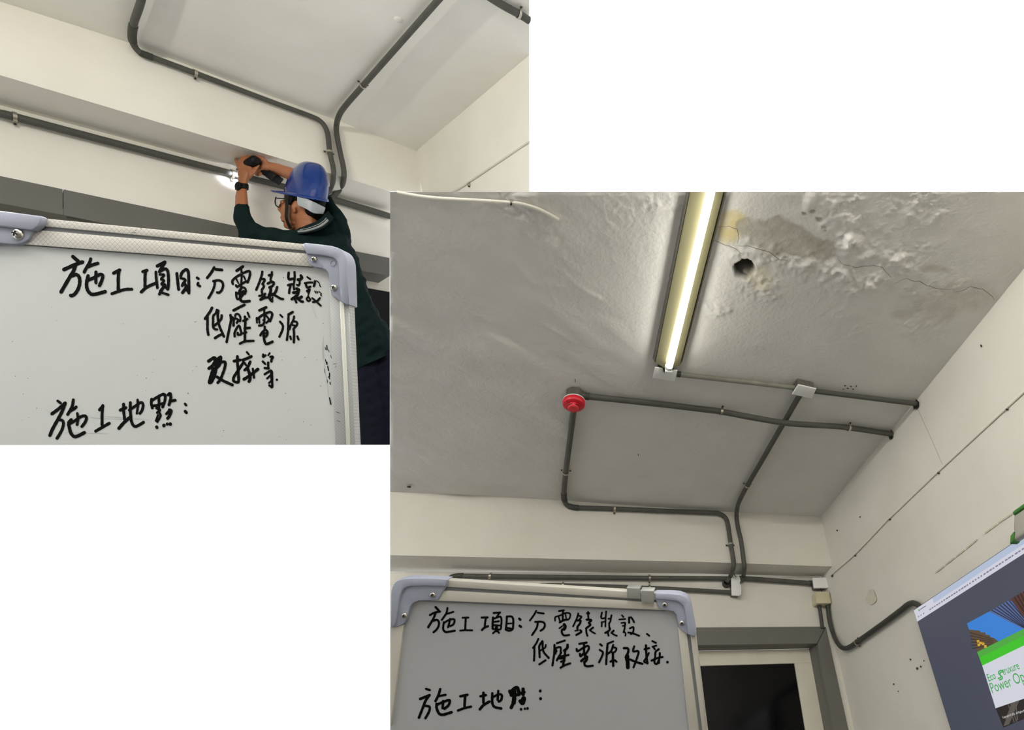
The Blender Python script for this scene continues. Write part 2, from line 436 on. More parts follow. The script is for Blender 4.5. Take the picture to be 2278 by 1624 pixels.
def ceiling_b():
    xs = np.unique(np.concatenate([np.arange(868, 2406, 3.0), [WEDGE_B[0][0], 2406.0]]))
    rows = 236
    PXs, PYs = [], []
    for x in xs:
        yb = interp_line(EDGE_B, x) if x <= WEDGE_B[0][0] else interp_line(WEDGE_B, x)
        yt = 427.0
        PXs.append(np.full(rows + 1, x)); PYs.append(np.linspace(yt, max(yb, yt + 0.5), rows + 1))
    PXs = np.array(PXs); PYs = np.array(PYs)
    v = np.stack([(PXs - PX) / F, (PYs - PY) / F, np.ones_like(PXs)], -1) @ MB
    P = v * (HB / v[..., 2])[..., None]
    X, Y = P[..., 0], P[..., 1]
    def m2(px, py):
        q = MB.T @ ray(px, py); q = q * (HB / q[2]); return q[0], q[1]
    def dist(px, py, rpx, asp=1.0, ang=0.0):
        """distance from a spot of the ceiling in units of its radius (radius given in picture px, turned into metres)"""
        cx, cy = m2(px, py); ex, ey = m2(px + rpx, py)
        r = math.hypot(ex - cx, ey - cy)
        dx, dy = X - cx, Y - cy
        c, s = math.cos(ang), math.sin(ang)
        return np.hypot((dx * c + dy * s) / r, (-dx * s + dy * c) / (r * asp))
    g = lambda d: np.exp(-d * d)
    H = fbm(X, Y, 0.55, 3) * 0.010                                   # slow waves of the slab
    u = X * 0.80 + Y * 0.60; w = -X * 0.60 + Y * 0.80
    left = np.clip((1480 - PXs) / 200, 0, 1)
    H += left * fbm(w * 1.0, u * 0.35, 0.10, 3) * 0.013              # trowel marks on the left half
    st = fbm(w, u * 0.4, 0.16, 2)
    H += left * np.clip(st - 0.03, 0, 1) * 0.03 + fbm(w + 3, u * 0.5, 0.05, 2) * 0.0022
    H += fbm(X, Y, 0.03, 2) * 0.0007
    rough = [(1170, 470, 75, .6, 1.0), (1210, 525, 42, .6, .9), (1100, 500, 60, .6, .35), (1370, 460, 80, .55, .7), (1455, 440, 42, .9, 1.5), (1360, 495, 22, .8, 1.0),
             (1320, 520, 60, .5, .4), (1250, 610, 60, 1.2, .35), (1420, 560, 40, 1.0, .35),
             (1690, 640, 42, .8, 1.6), (1735, 580, 70, .45, 1.5), (1650, 560, 45, .6, 1.0), (1800, 595, 60, .45, 1.9), (1870, 610, 60, .5, 1.8), (1888, 535, 26, 1.3, 2.6),
             (1930, 565, 40, .6, 1.5), (1995, 580, 50, .7, 1.5), (1890, 630, 34, .8, 2.0), (1945, 625, 40, .7, 1.7), (1600, 690, 30, .8, 1.2), (1720, 660, 40, .6, 1.0),
             (1840, 640, 60, .7, .8), (1870, 690, 50, .8, .6), (1860, 470, 40, 1.1, 1.2), (1895, 460, 20, 2.2, 1.6), (1910, 485, 30, .8, 1.1), (2050, 440, 34, .6, 1.6),
             (2040, 480, 40, .8, .7), (2085, 480, 20, 1.6, .7), (1985, 460, 20, 1.4, .6), (2060, 550, 30, .6, .9), (2010, 640, 60, .4, .7), (2110, 640, 70, .4, .5),
             (1910, 735, 40, .6, .6), (2040, 725, 60, .5, .5), (1960, 510, 40, .6, .5), (1630, 470, 30, 1.0, .4), (1780, 450, 40, .7, .3), (1680, 770, 40, .4, .25)]
    A = np.zeros_like(X)
    for px, py, r, asp, am in rough:
        A = np.maximum(A, am * g(dist(px, py, r, asp)))
    n1 = 1 - np.abs(fbm(X, Y, 0.030, 2)) * 4
    n2 = fbm(X + 5, Y - 3, 0.016, 2) * 2
    n3 = np.clip(fbm(X - 2, Y + 8, 0.05, 2) * 3 + 0.25, 0, 1)
    H += A * (0.0050 * n3 + 0.0044 * n1 * n3 + 0.0055 * np.clip(n2, -0.2, 1))
    n5 = np.clip(fbm(X + 11, Y + 2, 0.011, 1) * 2 - 0.35, 0, 1)
    H += np.clip(A, 0.12 * np.clip((760 - PYs) / 200, 0, 1), 1) * n5 * 0.006
    for px, py, r, h in [(1888, 540, 16, .010), (1878, 615, 20, .008), (1910, 632, 26, .007), (1955, 610, 22, .007), (1985, 585, 14, .007), (1790, 590, 16, .006), (1845, 598, 18, .006),
                         (1332, 660, 5, .004), (1185, 630, 10, .003), (1220, 842, 9, .004), (1215, 540, 14, .006), (1490, 480, 10, .004), (1715, 655, 18, .006)]:
        H += h * g(dist(px, py, r))
    for px, py, r, h, asp, ang in [(1240, 740, 40, .003, .15, .6), (1160, 600, 40, .004, .2, .9), (1310, 650, 44, .003, .15, .5), (1120, 760, 60, .0025, .12, .5), (1230, 660, 30, .003, .2, 1.2)]:
        H += h * g(dist(px, py, r, asp, ang))
    # flaked patch where the slab shows
    wob = fbm(X, Y, 0.08, 3) * 1.1
    wear = np.clip((1.0 - dist(1765, 540, 105, .42, .12) - wob) * 6, 0, 1)
    wear = np.maximum(wear, 0.8 * np.clip((1.0 - dist(1820, 560, 55, .5) - wob) * 6, 0, 1))
    for px, py, r in [(1808, 470, 9), (1822, 487, 10), (1832, 505, 7), (1790, 474, 5), (1835, 512, 5)]:
        wear = np.maximum(wear, np.clip((1.0 - dist(px, py, r, .7) - wob * 0.8) * 5, 0, 1))
    H -= wear * 0.004
    H += 0.012 * np.clip(1 - dist(1800, 450, 16, 1.8, -.3), 0, 1)     # a lifted flake
    stain = np.clip((1.15 - dist(1622, 505, 30, 1.3) - wob) * 2.0, 0, 1) * 0.9
    stain = np.maximum(stain, 0.35 * np.clip((1.1 - dist(1690, 620, 28, 1.0) - wob) * 2, 0, 1))
    damp = 0.5 * np.clip((1.1 - dist(2100, 670, 120, .5, -.2) - wob) * 1.5, 0, 1)
    damp = np.maximum(damp, 0.6 * np.clip((1.0 - dist(2085, 597, 40, .35) - wob) * 2, 0, 1))
    damp = np.maximum(damp, 0.5 * np.clip((1.0 - dist(2010, 700, 40, .5) - wob) * 2, 0, 1))
    # the broken hole
    hd = dist(1656, 598, 26, 1.0) + fbm(X, Y, 0.035, 3) * 0.55
    hole = np.clip((1.0 - hd) * 7, 0, 1)
    H = H * (1 - hole) - hole * (0.055 + 0.03 * fbm(X, Y, 0.02, 2))
    hd2 = dist(1662, 614, 15, .7)
    H += hole * g(hd2) * 0.035
    hcol = hole * (1 - 0.45 * g(hd2))
    E = np.ones_like(H); E[:, -1] = 0; E[:, -2] = 0.5; E[:, 0] = 0; E[:, 1] = 0.3; E[0] = 0; E[1] *= 0.4
    Z = HB - H * E
    W = np.stack([X, Y, Z], -1).reshape(-1, 3) + CAM
    nx, ny = X.shape
    Fc = [(i * ny + j, i * ny + j + 1, (i + 1) * ny + j + 1, (i + 1) * ny + j) for i in range(nx - 1) for j in range(ny - 1)]
    o = mk('ceiling', W, Fc, M['ceilB'], None, True)
    for nm, arr in (('wear', wear), ('stain', stain), ('damp', damp), ('hole', hcol)):
        a = o.data.attributes.new(nm, 'FLOAT', 'POINT'); a.data.foreach_set('value', arr.reshape(-1).astype(np.float32))
    props(o, 'uneven grey-white ceiling with flaking plaster and a broken hole beside the lit tube lamp', None, None, 'structure')
    return o
ceilB = ceiling_b()
# cracks running over the ceiling, thin dark ribbons
def ribbon(name, path, w, mat, parent, nrm):
    P = [np.asarray(p) for p in path]
    V, Fc = [], []
    for i, p in enumerate(P):
        t = P[min(i + 1, len(P) - 1)] - P[max(i - 1, 0)]
        s = np.cross(t, nrm); s /= np.linalg.norm(s) + 1e-12
        ww = w * (0.35 + 0.65 * math.sin(math.pi * (i + 0.6) / (len(P) + 0.2)))
        V += [p - s * ww, p + s * ww]
    for i in range(len(P) - 1):
        Fc.append((2 * i, 2 * i + 1, 2 * i + 3, 2 * i + 2))
    return mk(name, V, Fc, mat, parent)
def z8_pts(pts): return zc(pts, 1900, 1100, 3.1008)
def zc(pts, x0, y0, s):
    return [(x0 + a / s, y0 + b / s) for a, b in pts]
CR = [zc([(305, 712), (360, 765), (440, 780), (480, 800), (570, 785), (680, 775), (760, 790), (810, 840), (865, 905)], 1800, 427, 4.734),
      zc([(895, 965), (1020, 908), (1110, 945), (1165, 940), (1240, 985), (1340, 1018), (1490, 1030)], 1800, 427, 4.734),
      zc([(1520, 1060), (1640, 1030), (1700, 1000), (1830, 1025), (1930, 1100), (1950, 1140)], 1800, 427, 4.734),
      zc([(870, 360), (1000, 345), (1085, 375), (1100, 480), (1080, 525)], 1400, 427, 4.512),
      zc([(835, 480), (930, 520), (1060, 565), (1130, 620)], 1400, 427, 4.512),
      zc([(1060, 540), (1200, 545), (1400, 600), (1510, 680), (1590, 690)], 1400, 427, 4.512)]
for c in CR:
    c2 = []
    for a, b in zip(c[:-1], c[1:]):
        for k in range(4):
            t = k / 4
            c2.append((a[0] + (b[0] - a[0]) * t + random.uniform(-.7, .7), a[1] + (b[1] - a[1]) * t + random.uniform(-.7, .7)))
    c2.append(c[-1])
    ribbon('crack', [on('B', p[0], p[1], 'z', HB - 0.0125) for p in c2], 0.0011, M['crack'], ceilB, np.array([0, 0, 1.0]))

NX = 64
def cols(line, x0, x1, n, fn):
    return [fn(x, interp_line(line, x)) for x in np.linspace(x0, x1, n)]
top = cols(EDGE_B, 868, 1826, NX, lambda x, y: on('B', x, y, 'z', HB))
bot = cols(BEAM_B, 868, 1857, NX, lambda x, y: on('B', x, y, 'y', YB))
bac = cols(BACK_B, 868, 1843, NX, lambda x, y: on('B', x, y, 'z', ZB))
for row, y_, z_ in ((top, YB, HB), (bot, YB, ZB), (bac, YW, ZB)):
    row[-1] = glob('B', (XR + .006, y_, z_))
    row[-2] = row[-2] * .5 + row[-3] * .25 + row[-1] * .25
loft('trim_1', top, bot, 14, M['wallB'], 0.004, 0.25, 'off-white face of the concrete beam above the tan junction box', seed=3)
loft('trim_2', bot, bac, 4, M['wallB'], 0.001, 0.3, 'shaded underside of the beam above the grey wall conduits', seed=5)
HEAD_B = [(868, 1401), (1546, 1396.6), (1837, 1393.7)]
hd = cols(HEAD_B, 868, 1837, NX, lambda x, y: on('B', x, y, 'y', YW))
bac2 = cols(BACK_B, 868, 1843, NX, lambda x, y: on('B', x, y, 'y', YW))
wb = loft('wall_back', bac2, hd, 10, M['wallB'], 0.002, 0.3, 'off-white wall strip between the beam and the grey door frame', seed=9)
# the narrow strip of the same wall between door frame and corner, down to the floor
jo = [on('B', 1837, 1393.7, 'y', YW), on('B', 1887, 1622, 'y', YW)]
co = [on('B', 1843 + (1393.7 - 1284) * .2006, 1393.7, 'y', YW), on('B', 1911, 1623, 'y', YW)]
zf = -CAM[2]
def dropz(p, z=0.0):
    q = np.array(p); q[2] = z; return q
xe = XR + .006
strip = [np.array([jo[0][0], jo[0][1], bac2[-1][2]]), np.array([xe, jo[0][1], bac2[-1][2]]), np.array([xe, jo[0][1], 0.0]), dropz(jo[1]), jo[1], jo[0]]
strip = [p_ - np.array([0, .001, 0]) for p_ in strip]
bm = bmesh.new(); bm.faces.new([bm.verts.new(tuple(p)) for p in strip]); from_bm('wall_strip', bm, M['wallB'], wb)
q_ = [on('B', a, b, 'y', YW + .001) for a, b in [(868, 1398), (1012, 1396), (1022, 1700), (868, 1700)]]
bm = bmesh.new(); bm.faces.new([bm.verts.new(tuple(p)) for p in q_]); from_bm('wall_strip', bm, M['wallB'], wb)
# right wall
def right_wall():
    zz = np.linspace(HB + .012, zf, 60)
    A = [glob('B', (XR, YW + .012, z)) for z in zz]
    Bp = [glob('B', (XR, -3.5, z)) for z in zz]
    return loft('wall_right', A, Bp, 50, M['wallB'], 0.003, 0.5, 'off-white right wall behind the large screen and the thin cable', seed=21)
wallR = right_wall()
fl = loft('floor', [glob('B', (-4.5, -3.5, zf)), glob('B', (XR, -3.5, zf))], [glob('B', (-4.5, 5.0, zf)), glob('B', (XR, 5.0, zf))], 2, M['floor'], label='grey floor below both whiteboards')

loft('wall_front', [glob('B', (-4.5, -3.5, zf)), glob('B', (XR, -3.5, zf))], [glob('B', (-4.5, -3.5, HB)), glob('B', (XR, -3.5, HB))], 4, M['wallB'], label='off-white wall of the room behind the photographer')
wf_ = thing('added_window_1', None, None, glob('B', (-0.4, -3.48, 1.15)))  # added window frame around the fill light
props(wf_, 'added unseen window band high in the wall behind the photographer', None, None, 'structure')
for dx_, dz_, sx_, sz_ in ((0, .29, 1.75, .03), (0, -.29, 1.75, .03), (-1.74, 0, .03, .29), (1.74, 0, .03, .29)):
    from_bm('added_window_frame', box_bm(glob('B', (-0.4 + dx_, -3.46, 1.41 + dz_)), AXB, (sx_, .03, sz_), .003), M['white_pl'], wf_)
loft('wall_left', [glob('B', (-4.5, -3.5, zf)), glob('B', (-4.5, -1.6, zf))], [glob('B', (-4.5, -3.5, HB)), glob('B', (-4.5, -1.6, HB))], 4, M['wallB'], label='off-white left wall of the room behind the photographer')
# ================================================================ ROOM A : shell
EDGE_A = [(-260, -78), (40, 16), (278, 92), (500, 176), (760, 272), (927, 336)]
BEAM_A = [(-260, 89.5), (0, 167), (600, 345.5), (868, 425.5), (950, 427)]
BACK_A = [(-260, 166), (0, 234), (503, 368), (744, 437), (868, 469)]
HEAD_A = [(-260, 338), (0, 391), (500, 497), (794, 560), (868, 574)]
def ceiling_a():
    xs = np.concatenate([np.linspace(-260, 927, 90), np.linspace(940, 1177, 20)])
    A, Bp = [], []
    for x in xs:
        yb = interp_line(EDGE_A, x) if x <= 927 else 336 + (x - 927) * (126 - 336) / 250.0
        A.append(on('A', x, -300, 'z', HA)); Bp.append(on('A', x, yb, 'z', HA))
    return loft('ceiling', A, Bp, 40, M['ceilA'], 0.006, 0.6, 'smooth off-white ceiling over the worker in the blue hard hat', seed=31)
ceilA = ceiling_a()
xsA = np.linspace(-260, 868, 60)
topA = cols(EDGE_A, -260, 927, 64, lambda x, y: on('A', x, y, 'z', HA))
botA = cols(BEAM_A, -260, 950, 64, lambda x, y: on('A', x, y, 'y', YBA))
loft('trim_3', topA, botA, 10, M['wallA'], 0.004, 0.4, 'bright off-white beam face above the worker', seed=41)
bA = [on('A', x, interp_line(BEAM_A, x), 'y', YBA) for x in xsA]
kA = [on('A', x, interp_line(BACK_A, x), 'y', YWA) for x in xsA]
loft('trim_4', bA, kA, 4, M['wallA'], 0.001, 0.4, 'shaded underside of the beam behind the worker', seed=43)
hA = [on('A', x, interp_line(HEAD_A, x), 'y', YWA) for x in xsA]
loft('wall_back', kA, hA, 8, M['wallA'], 0.003, 0.4, 'bright wall band with the conduit the worker is fixing', seed=47)
wr = [on('A', 921, 332, 'x', XRA), on('A', 940, 427, 'x', XRA)]
wr2 = [on('A', 1177, 121, 'x', XRA), on('A', 1177, 427, 'x', XRA)]
t_ = np.linspace(0, 1, 24)
loft('wall_right', [wr[0] * (1 - t) + wr2[0] * t for t in t_], [wr[1] * (1 - t) + wr2[1] * t for t in t_], 16, M['wallA'], 0.003, 0.4, 'off-white side wall right of the worker with a thin cable', seed=53)

# ================================================================ conduits
def clamp(parent, p, tdir, nrm, r, mat=None, w=0.012):
    """steel saddle strap with two screwed ears; nrm points from the wall into the room"""
    t = np.asarray(tdir, float); t /= np.linalg.norm(t)
    n = np.asarray(nrm, float); n = n - t * np.dot(n, t); n /= np.linalg.norm(n)
    s = np.cross(t, n)
    prof = []
    R1 = r * 1.12
    prof.append((-R1 - 0.013, -r)); prof.append((-R1, -r))
    for k in range(13):
        a = math.pi - math.pi * k / 12
        prof.append((R1 * math.cos(a), R1 * math.sin(a)))
    prof.append((R1, -r)); prof.append((R1 + 0.013, -r))
    V, Fc = [], []
    for off in (-w / 2, w / 2):
        for th in (0.0, 0.0016):
            for i, (a, b) in enumerate(prof):
                k = 1 + th / R1 if 1 < i < len(prof) - 2 else 1
                V.append(p + t * off + s * a * k + n * (b * k + (th if not (1 < i < len(prof) - 2) else 0)))
    N = len(prof)
    for i in range(N - 1):
        a0, a1, b0, b1 = i, N + i, 2 * N + i, 3 * N + i
        Fc += [(a0, a0 + 1, b0 + 1, b0), (a1, b1, b1 + 1, a1 + 1), (a0, a1, a1 + 1, a0 + 1), (b0, b0 + 1, b1 + 1, b1)]
    c = mk('clamp', V, Fc, mat or M['steel'], parent, False)
    for sg in (-1, 1):
        cyl('screw', p + s * sg * (R1 + 0.007) - n * (r - 0.001), n, 0.0045, 0.003, 0.005, M['black_screw'] if mat is None else mat, c, 10)
    return c
def conduit(name, label, room, pts, wpx, mat='pipe', clamps=(), couplings=(), group=None, cat='conduit', n=6, straight=False):
    P = []
    for q in pts:
        P.append(on(room, q[0], q[1], q[2], q[3]))
    if not straight:
        path = catmull(P, n)
    else:
        path = P
    mid = P[len(P) // 2]
    r = wpx / 2 * np.mean([depth(p) for p in P]) / F
    root = thing(name, label, cat, P[0], group)
    tube('pipe', path, r, M[mat], root)
    AX = AXB if room == 'B' else AXA
    A = np.array(path)
    for cx, cy, ax, val in clamps:
        p = on(room, cx, cy, ax, val)
        i = int(np.argmin(np.linalg.norm(A - p, axis=1)))
        i0, i1 = max(i - 1, 0), min(i + 1, len(A) - 1)
        tdir = A[i1] - A[i0]
        nrm = {'z': -AX[2], 'y': -AX[1], 'x': -AX[0]}[ax]
        # nearest point on the path
        a, b = A[i0], A[i1]
        u = np.clip(np.dot(p - a, b - a) / np.dot(b - a, b - a), 0, 1)
        clamp(root, a + (b - a) * u, tdir, nrm, r)
    for c0, c1, ax, val in couplings:
        p0, p1 = on(room, c0[0], c0[1], ax, val), on(room, c1[0], c1[1], ax, val)
        i0 = int(np.argmin(np.linalg.norm(A - p0, axis=1))); i1 = int(np.argmin(np.linalg.norm(A - p1, axis=1)))
        i0, i1 = min(i0, i1), max(i0, i1)
        seg = [p0] + [A[k] for k in range(i0 + 1, i1)] + [p1] if np.linalg.norm(A[i0] - p0) <= np.linalg.norm(A[i1] - p0) else [p1] + [A[k] for k in range(i0 + 1, i1)] + [p0]
        tube('coupling', seg, r * 1.16, M['pipe_dark'], root)
    return root
ZC = HB - 0.022; YBP = YB - 0.022; YWP = YW - 0.024; XRP = XR - 0.026
# --- room B
conduit('conduit', 'grey ceiling conduit from the red detector to a hole by the right wall', 'B',
        [(1290, 880, 'z', ZC), (1450, 897, 'z', ZC), (1560, 910, 'z', ZC - .004), (1606, 916, 'z', ZC - .008), (1678, 929.5, 'z', ZC - .03), (1745, 940.6, 'z', ZC - .036), (1806, 945.5, 'z', ZC - .03), (1843, 947.5, 'z', ZC - .014), (1888, 951.5, 'z', ZC), (1979, 965, 'z', ZC), (1990, 966.5, 'z', ZC)],
        13.5, clamps=[(1605, 916, 'z', ZC - .008), (1888, 951.5, 'z', ZC)], couplings=[((1300, 881), (1311, 882.5), 'z', ZC)])
conduit('conduit', 'dusty light grey conduit between the tube lamp and the ceiling junction box', 'B',
        [(1500, 831.5, 'z', ZC), (1560, 838.5, 'z', ZC), (1680, 852, 'z', ZC), (1775, 863.5, 'z', ZC)], 11.5, mat='pipe_light', couplings=[((1506, 832), (1514, 833), 'z', ZC)], straight=True)
conduit('conduit', 'grey conduit from the ceiling junction box straight into the right wall', 'B',
        [(1800, 868.5, 'z', ZC), (1900, 881, 'z', ZC), (2038, 898.5, 'z', ZC)], 11.5, straight=True)
conduit('conduit', 'grey conduit dropping from the ceiling junction box down the beam to the broken box', 'B',
        [(1786, 868, 'z', ZC), (1774, 888, 'z', ZC), (1745, 938, 'z', ZC), (1700, 1016, 'z', ZC), (1663.5, 1079, 'z', ZC), (1647, 1110, 'z', ZC), (1640.5, 1128, 'z', ZC - .012), (1638.5, 1149, 'y', YBP), (1642, 1174, 'y', YBP), (1648.6, 1203, 'y', YBP), (1654, 1243, 'y', YBP), (1656, 1262, 'y', YBP + .01), (1654, 1280, 'y', YWP - .02), (1649, 1294, 'y', YWP)],
        10.5, clamps=[(1663.5, 1080, 'z', ZC)])
conduit('conduit', 'grey conduit from under the red detector along the beam top and down it', 'B',
        [(1277, 905, 'z', ZC), (1267, 985, 'z', ZC), (1257.6, 1060, 'z', ZC), (1254.4, 1098, 'z', ZC), (1256, 1114, 'z', ZC - .006), (1263, 1124.5, 'y', YBP - .024), (1278.5, 1129, 'y', YBP - .024), (1300, 1130, 'y', YBP - .024), (1367, 1132, 'y', YBP - .022), (1480, 1136.5, 'y', YBP - .018), (1580, 1140.5, 'y', YBP - .012), (1600, 1142.5, 'y', YBP - .01), (1613, 1151, 'y', YBP), (1619, 1166, 'y', YBP), (1625.7, 1211, 'y', YBP), (1631.4, 1246, 'y', YBP), (1631, 1264, 'y', YBP + .01), (1625, 1282, 'y', YWP - .03), (1616, 1296, 'y', YWP - .01)],
        10.8, clamps=[(1259, 1051, 'z', ZC), (1367, 1132, 'y', YBP - .022), (1625.7, 1211, 'y', YBP)], couplings=[((1254.4, 1098), (1256, 1112), 'z', ZC), ((1266, 1126), (1288, 1129.5), 'y', YBP - .024)])
conduit('conduit', 'upper long grey conduit on the wall under the beam with elbow behind the board', 'B',
        [(985, 1300, 'y', YWP), (996, 1289.5, 'y', YWP), (1008, 1283.5, 'y', YWP), (1024, 1281.5, 'y', YWP), (1060, 1282, 'y', YWP), (1250, 1284, 'y', YWP), (1445, 1286, 'y', YWP), (1560, 1286.5, 'y', YWP), (1628, 1287, 'y', YWP)],
        10.8, clamps=[(1090, 1282.3, 'y', YWP), (1445, 1286, 'y', YWP)], couplings=[((1003, 1285.5), (1030, 1281.5), 'y', YWP)])
conduit('conduit', 'lower grey conduit on the wall partly hidden by the blurred whiteboard rail', 'B',
        [(1192, 1309, 'y', YWP), (1200, 1303.5, 'y', YWP), (1217, 1302, 'y', YWP), (1300, 1303.5, 'y', YWP), (1445, 1308, 'y', YWP), (1560, 1314, 'y', YWP), (1630, 1318, 'y', YWP)],
        9.5, clamps=[(1252, 1302.8, 'y', YWP), (1445, 1308, 'y', YWP)])
conduit('conduit', 'short grey conduit between the broken white box and the white corner box', 'B',
        [(1645, 1286, 'y', YWP), (1657, 1287, 'y', YWP), (1737, 1292.5, 'y', YWP), (1812, 1298, 'y', YWP)], 10.5, couplings=[((1800, 1297), (1808, 1297.5), 'y', YWP)])
conduit('conduit', 'short vertical conduit from the tan box down behind the door frame', 'B',
        [(1822, 1340, 'y', YWP - .01), (1823, 1350, 'y', YWP - .006), (1826, 1370, 'y', YWP), (1830, 1398, 'y', YWP)], 8.5, mat='pipe_dark', couplings=[((1821.7, 1343), (1823, 1352), 'y', YWP - .008)])
conduit('conduit', 'grey conduit bending from the tan box up the right wall behind the screen', 'B',
        [(1841, 1340, 'y', YWP - .01), (1841.7, 1350, 'y', YWP - .008), (1844, 1371, 'y', YWP - .004), (1848, 1391, 'y', YWP - .004), (1854, 1411, 'y', YWP - .01), (1862, 1428.5, 'x', XRP - .012), (1872, 1440, 'x', XRP - .004), (1883, 1442, 'x', XRP), (1895, 1436.5, 'x', XRP), (1906, 1428.6, 'x', XRP), (1966, 1386, 'x', XRP), (2004, 1357.5, 'x', XRP), (2017, 1347, 'x', XRP), (2029, 1341.5, 'x', XRP), (2041, 1345, 'x', XRP), (2052, 1356, 'x', XRP)],
        10.5, mat='pipe_dark', clamps=[(1906, 1428.6, 'x', XRP)], couplings=[((1841, 1343), (1842, 1352), 'y', YWP - .008)])
# --- junction boxes
def pbox(name, label, cat, room, poly, axis, val, thick, mat, body=None, bevel=0.003, nrm=None, body_inset=0.12):
    """plate seen at a polygon of the picture on a room plane, with its box behind it"""
    AX = AXB if room == 'B' else AXA
    n = {'z': -AX[2], 'y': -AX[1], 'x': -AX[0]}[axis]
    P = np.array([on(room, a, b, axis, val) for a, b in poly])
    c = P.mean(0)
    root = thing(name, label, cat, c)
    from_bm('cover', prism(P, -n * thick, bevel), M[mat], root, True, 40)
    if body:
        bmat, bd = body
        Q = c + (P - c) * (1 - body_inset) - n * thick
        from_bm('box_body', prism(Q, -n * bd, 0.001), M[bmat], root)
    return root
pbox('junction_box', 'white square cover on a dark ceiling box where three conduits meet', 'junction box', 'B', [(1776, 857), (1816, 866), (1806.5, 887), (1762.5, 878)], 'z', HB - 0.052, 0.008, 'white_pl', ('dark_box', 0.04))
pbox('junction_box', 'pale cover plate on the ceiling box at the end of the tube lamp', 'junction box', 'B', [(1457, 818), (1474, 820), (1476, 829), (1493, 831), (1496, 824), (1507, 825), (1501, 849), (1452, 841)], 'z', HB - 0.05, 0.006, 'white_pl', ('dark_box', 0.038), bevel=0.0015, body_inset=0.3)
jb = pbox('junction_box', 'broken white box cover on the wall beside an open conduit end', 'junction box', 'B', [(1627, 1284), (1645, 1282.5), (1648, 1291), (1645.5, 1297), (1649, 1304), (1649, 1322), (1646, 1325), (1629.5, 1324), (1628, 1322)], 'y', YW - 0.058, 0.01, 'white_pl', ('dark_box', 0.044), bevel=0.002)
pbox('junction_box', 'white rectangular box under the beam in the corner above the tan box', 'junction box', 'B', [(1808, 1285), (1840, 1284.5), (1843.5, 1306), (1841, 1308), (1813, 1308), (1811, 1306)], 'y', YW - 0.06, 0.012, 'white_pl', ('dark_box', 0.045), body_inset=0.16)
tb = pbox('junction_box', 'tan metal box in the corner with two conduits below', 'junction box', 'B', [(1814, 1316), (1844, 1315.5), (1849, 1340), (1847.5, 1342), (1819, 1342), (1816, 1340)], 'y', YW - 0.075, 0.012, 'beige_pl', ('beige_pl', 0.06), body_inset=0.05)
op = thing('conduit_fitting', 'dark open octagonal fitting left of the broken white box', 'conduit fitting', on('B', 1614, 1300, 'y', YW))
P0 = on('B', 1614.5, 1300, 'y', YW - 0.004)
lathe('ring', P0, (0, -1, 0), [(0, .026), (.03, .026), (.03, .02), (.006, .019)], M['pipe_dark'], op, 8)
ca = [on('B', 1633, 1276, 'y', YW - .05), on('B', 1634, 1280, 'y', YW - .062), on('B', 1638, 1283, 'y', YW - .062)]
tube('loose_wire', catmull(ca, 4), 0.0025, M['black'], jb, 8)
tube('loose_wire', catmull([on('B', 1826, 1306, 'y', YW - .05), on('B', 1826.5, 1312, 'y', YW - .064), on('B', 1828, 1317, 'y', YW - .07)], 4), 0.0025, M['black'], tb, 8)

# --- pipe holes in the right wall
def wall_hole(px, py, r, label):
    c = on('B', px, py, 'x', XR - 0.001)
    h = thing('wall_hole', label, 'hole', c)
    V = []; Fc = []
    n = 18
    for k in range(n):
        a = 2 * math.pi * k / n; rr = r * random.uniform(.85, 1.2)
        V.append(c + np.array([-0.001, rr * math.cos(a), rr * 1.15 * math.sin(a)]))
    V.append(c + np.array([-0.001, 0, 0]))
    for k in range(n): Fc.append((k, (k + 1) % n, n))
    mk('painted_hole_shade', V, Fc, M['hole_shade'], h)  # flat dark disc: the hole's inner shade is only painted
    W = []
    for k in range(n):
        W += [V[k], c + (V[k] - c) * 1.18 + np.array([-0.004, 0, 0])]
    mk('broken_rim', W, [(2 * k, 2 * k + 1, (2 * k + 3) % (2 * n), (2 * k + 2) % (2 * n)) for k in range(n)], M['dark_box'], h)
    return h
wall_hole(2039, 901, 0.021, 'ragged dark hole where the upper ceiling conduit enters the right wall')
wall_hole(1983, 967, 0.020, 'ragged dark hole where the lower ceiling conduit enters the right wall')
th = mk  # short alias kept for the thread below
tp = [on('B', a, b, 'x', XR - .004) for a, b in [(2043, 912), (2055, 940), (2068, 968), (2082, 1000), (2096, 1032)]]
o = tube('hanging_thread', catmull(tp, 4), 0.0006, M['thread'], None, 6)
props(o, 'thin thread hanging from the upper wall hole to the cable', 'thread')
# --- thin cable along the right wall
def cable(room, pts, r, mat, label, clips, axis, val, cliprad=0.006):
    P = [on(room, a, b, axis, val) for a, b in pts]
    root = thing('wall_cable', label, 'cable', P[0])
    tube('cord', catmull(P, 5), r, M[mat], root, 8)
    AX = AXB if room == 'B' else AXA
    n = {'z': -AX[2], 'y': -AX[1], 'x': -AX[0]}[axis]
    for a, b in clips:
        p = on(room, a, b, axis, val)
        bm = box_bm(p - n * 0.003, AX, (cliprad, cliprad, cliprad), 0.0015)
        k = from_bm('clip', bm, M['steel'], root)
        cyl('nail', p + np.array(AX[2]) * -cliprad * 1.3 - n * .004, n, .0035, .003, .01, M['black_screw'], k, 8)
    return root
cable('B', [(1848, 1280), (1854, 1274), (1903, 1231), (1968.6, 1162), (1980, 1151), (2086, 1049), (2100, 1036), (2239, 907), (2300, 851)], 0.0058, 'cable_w', 'thin painted cable running diagonally up the right wall', [(1902, 1234), (1979, 1153), (2087, 1050), (2239, 908)], 'x', XR - .0055)
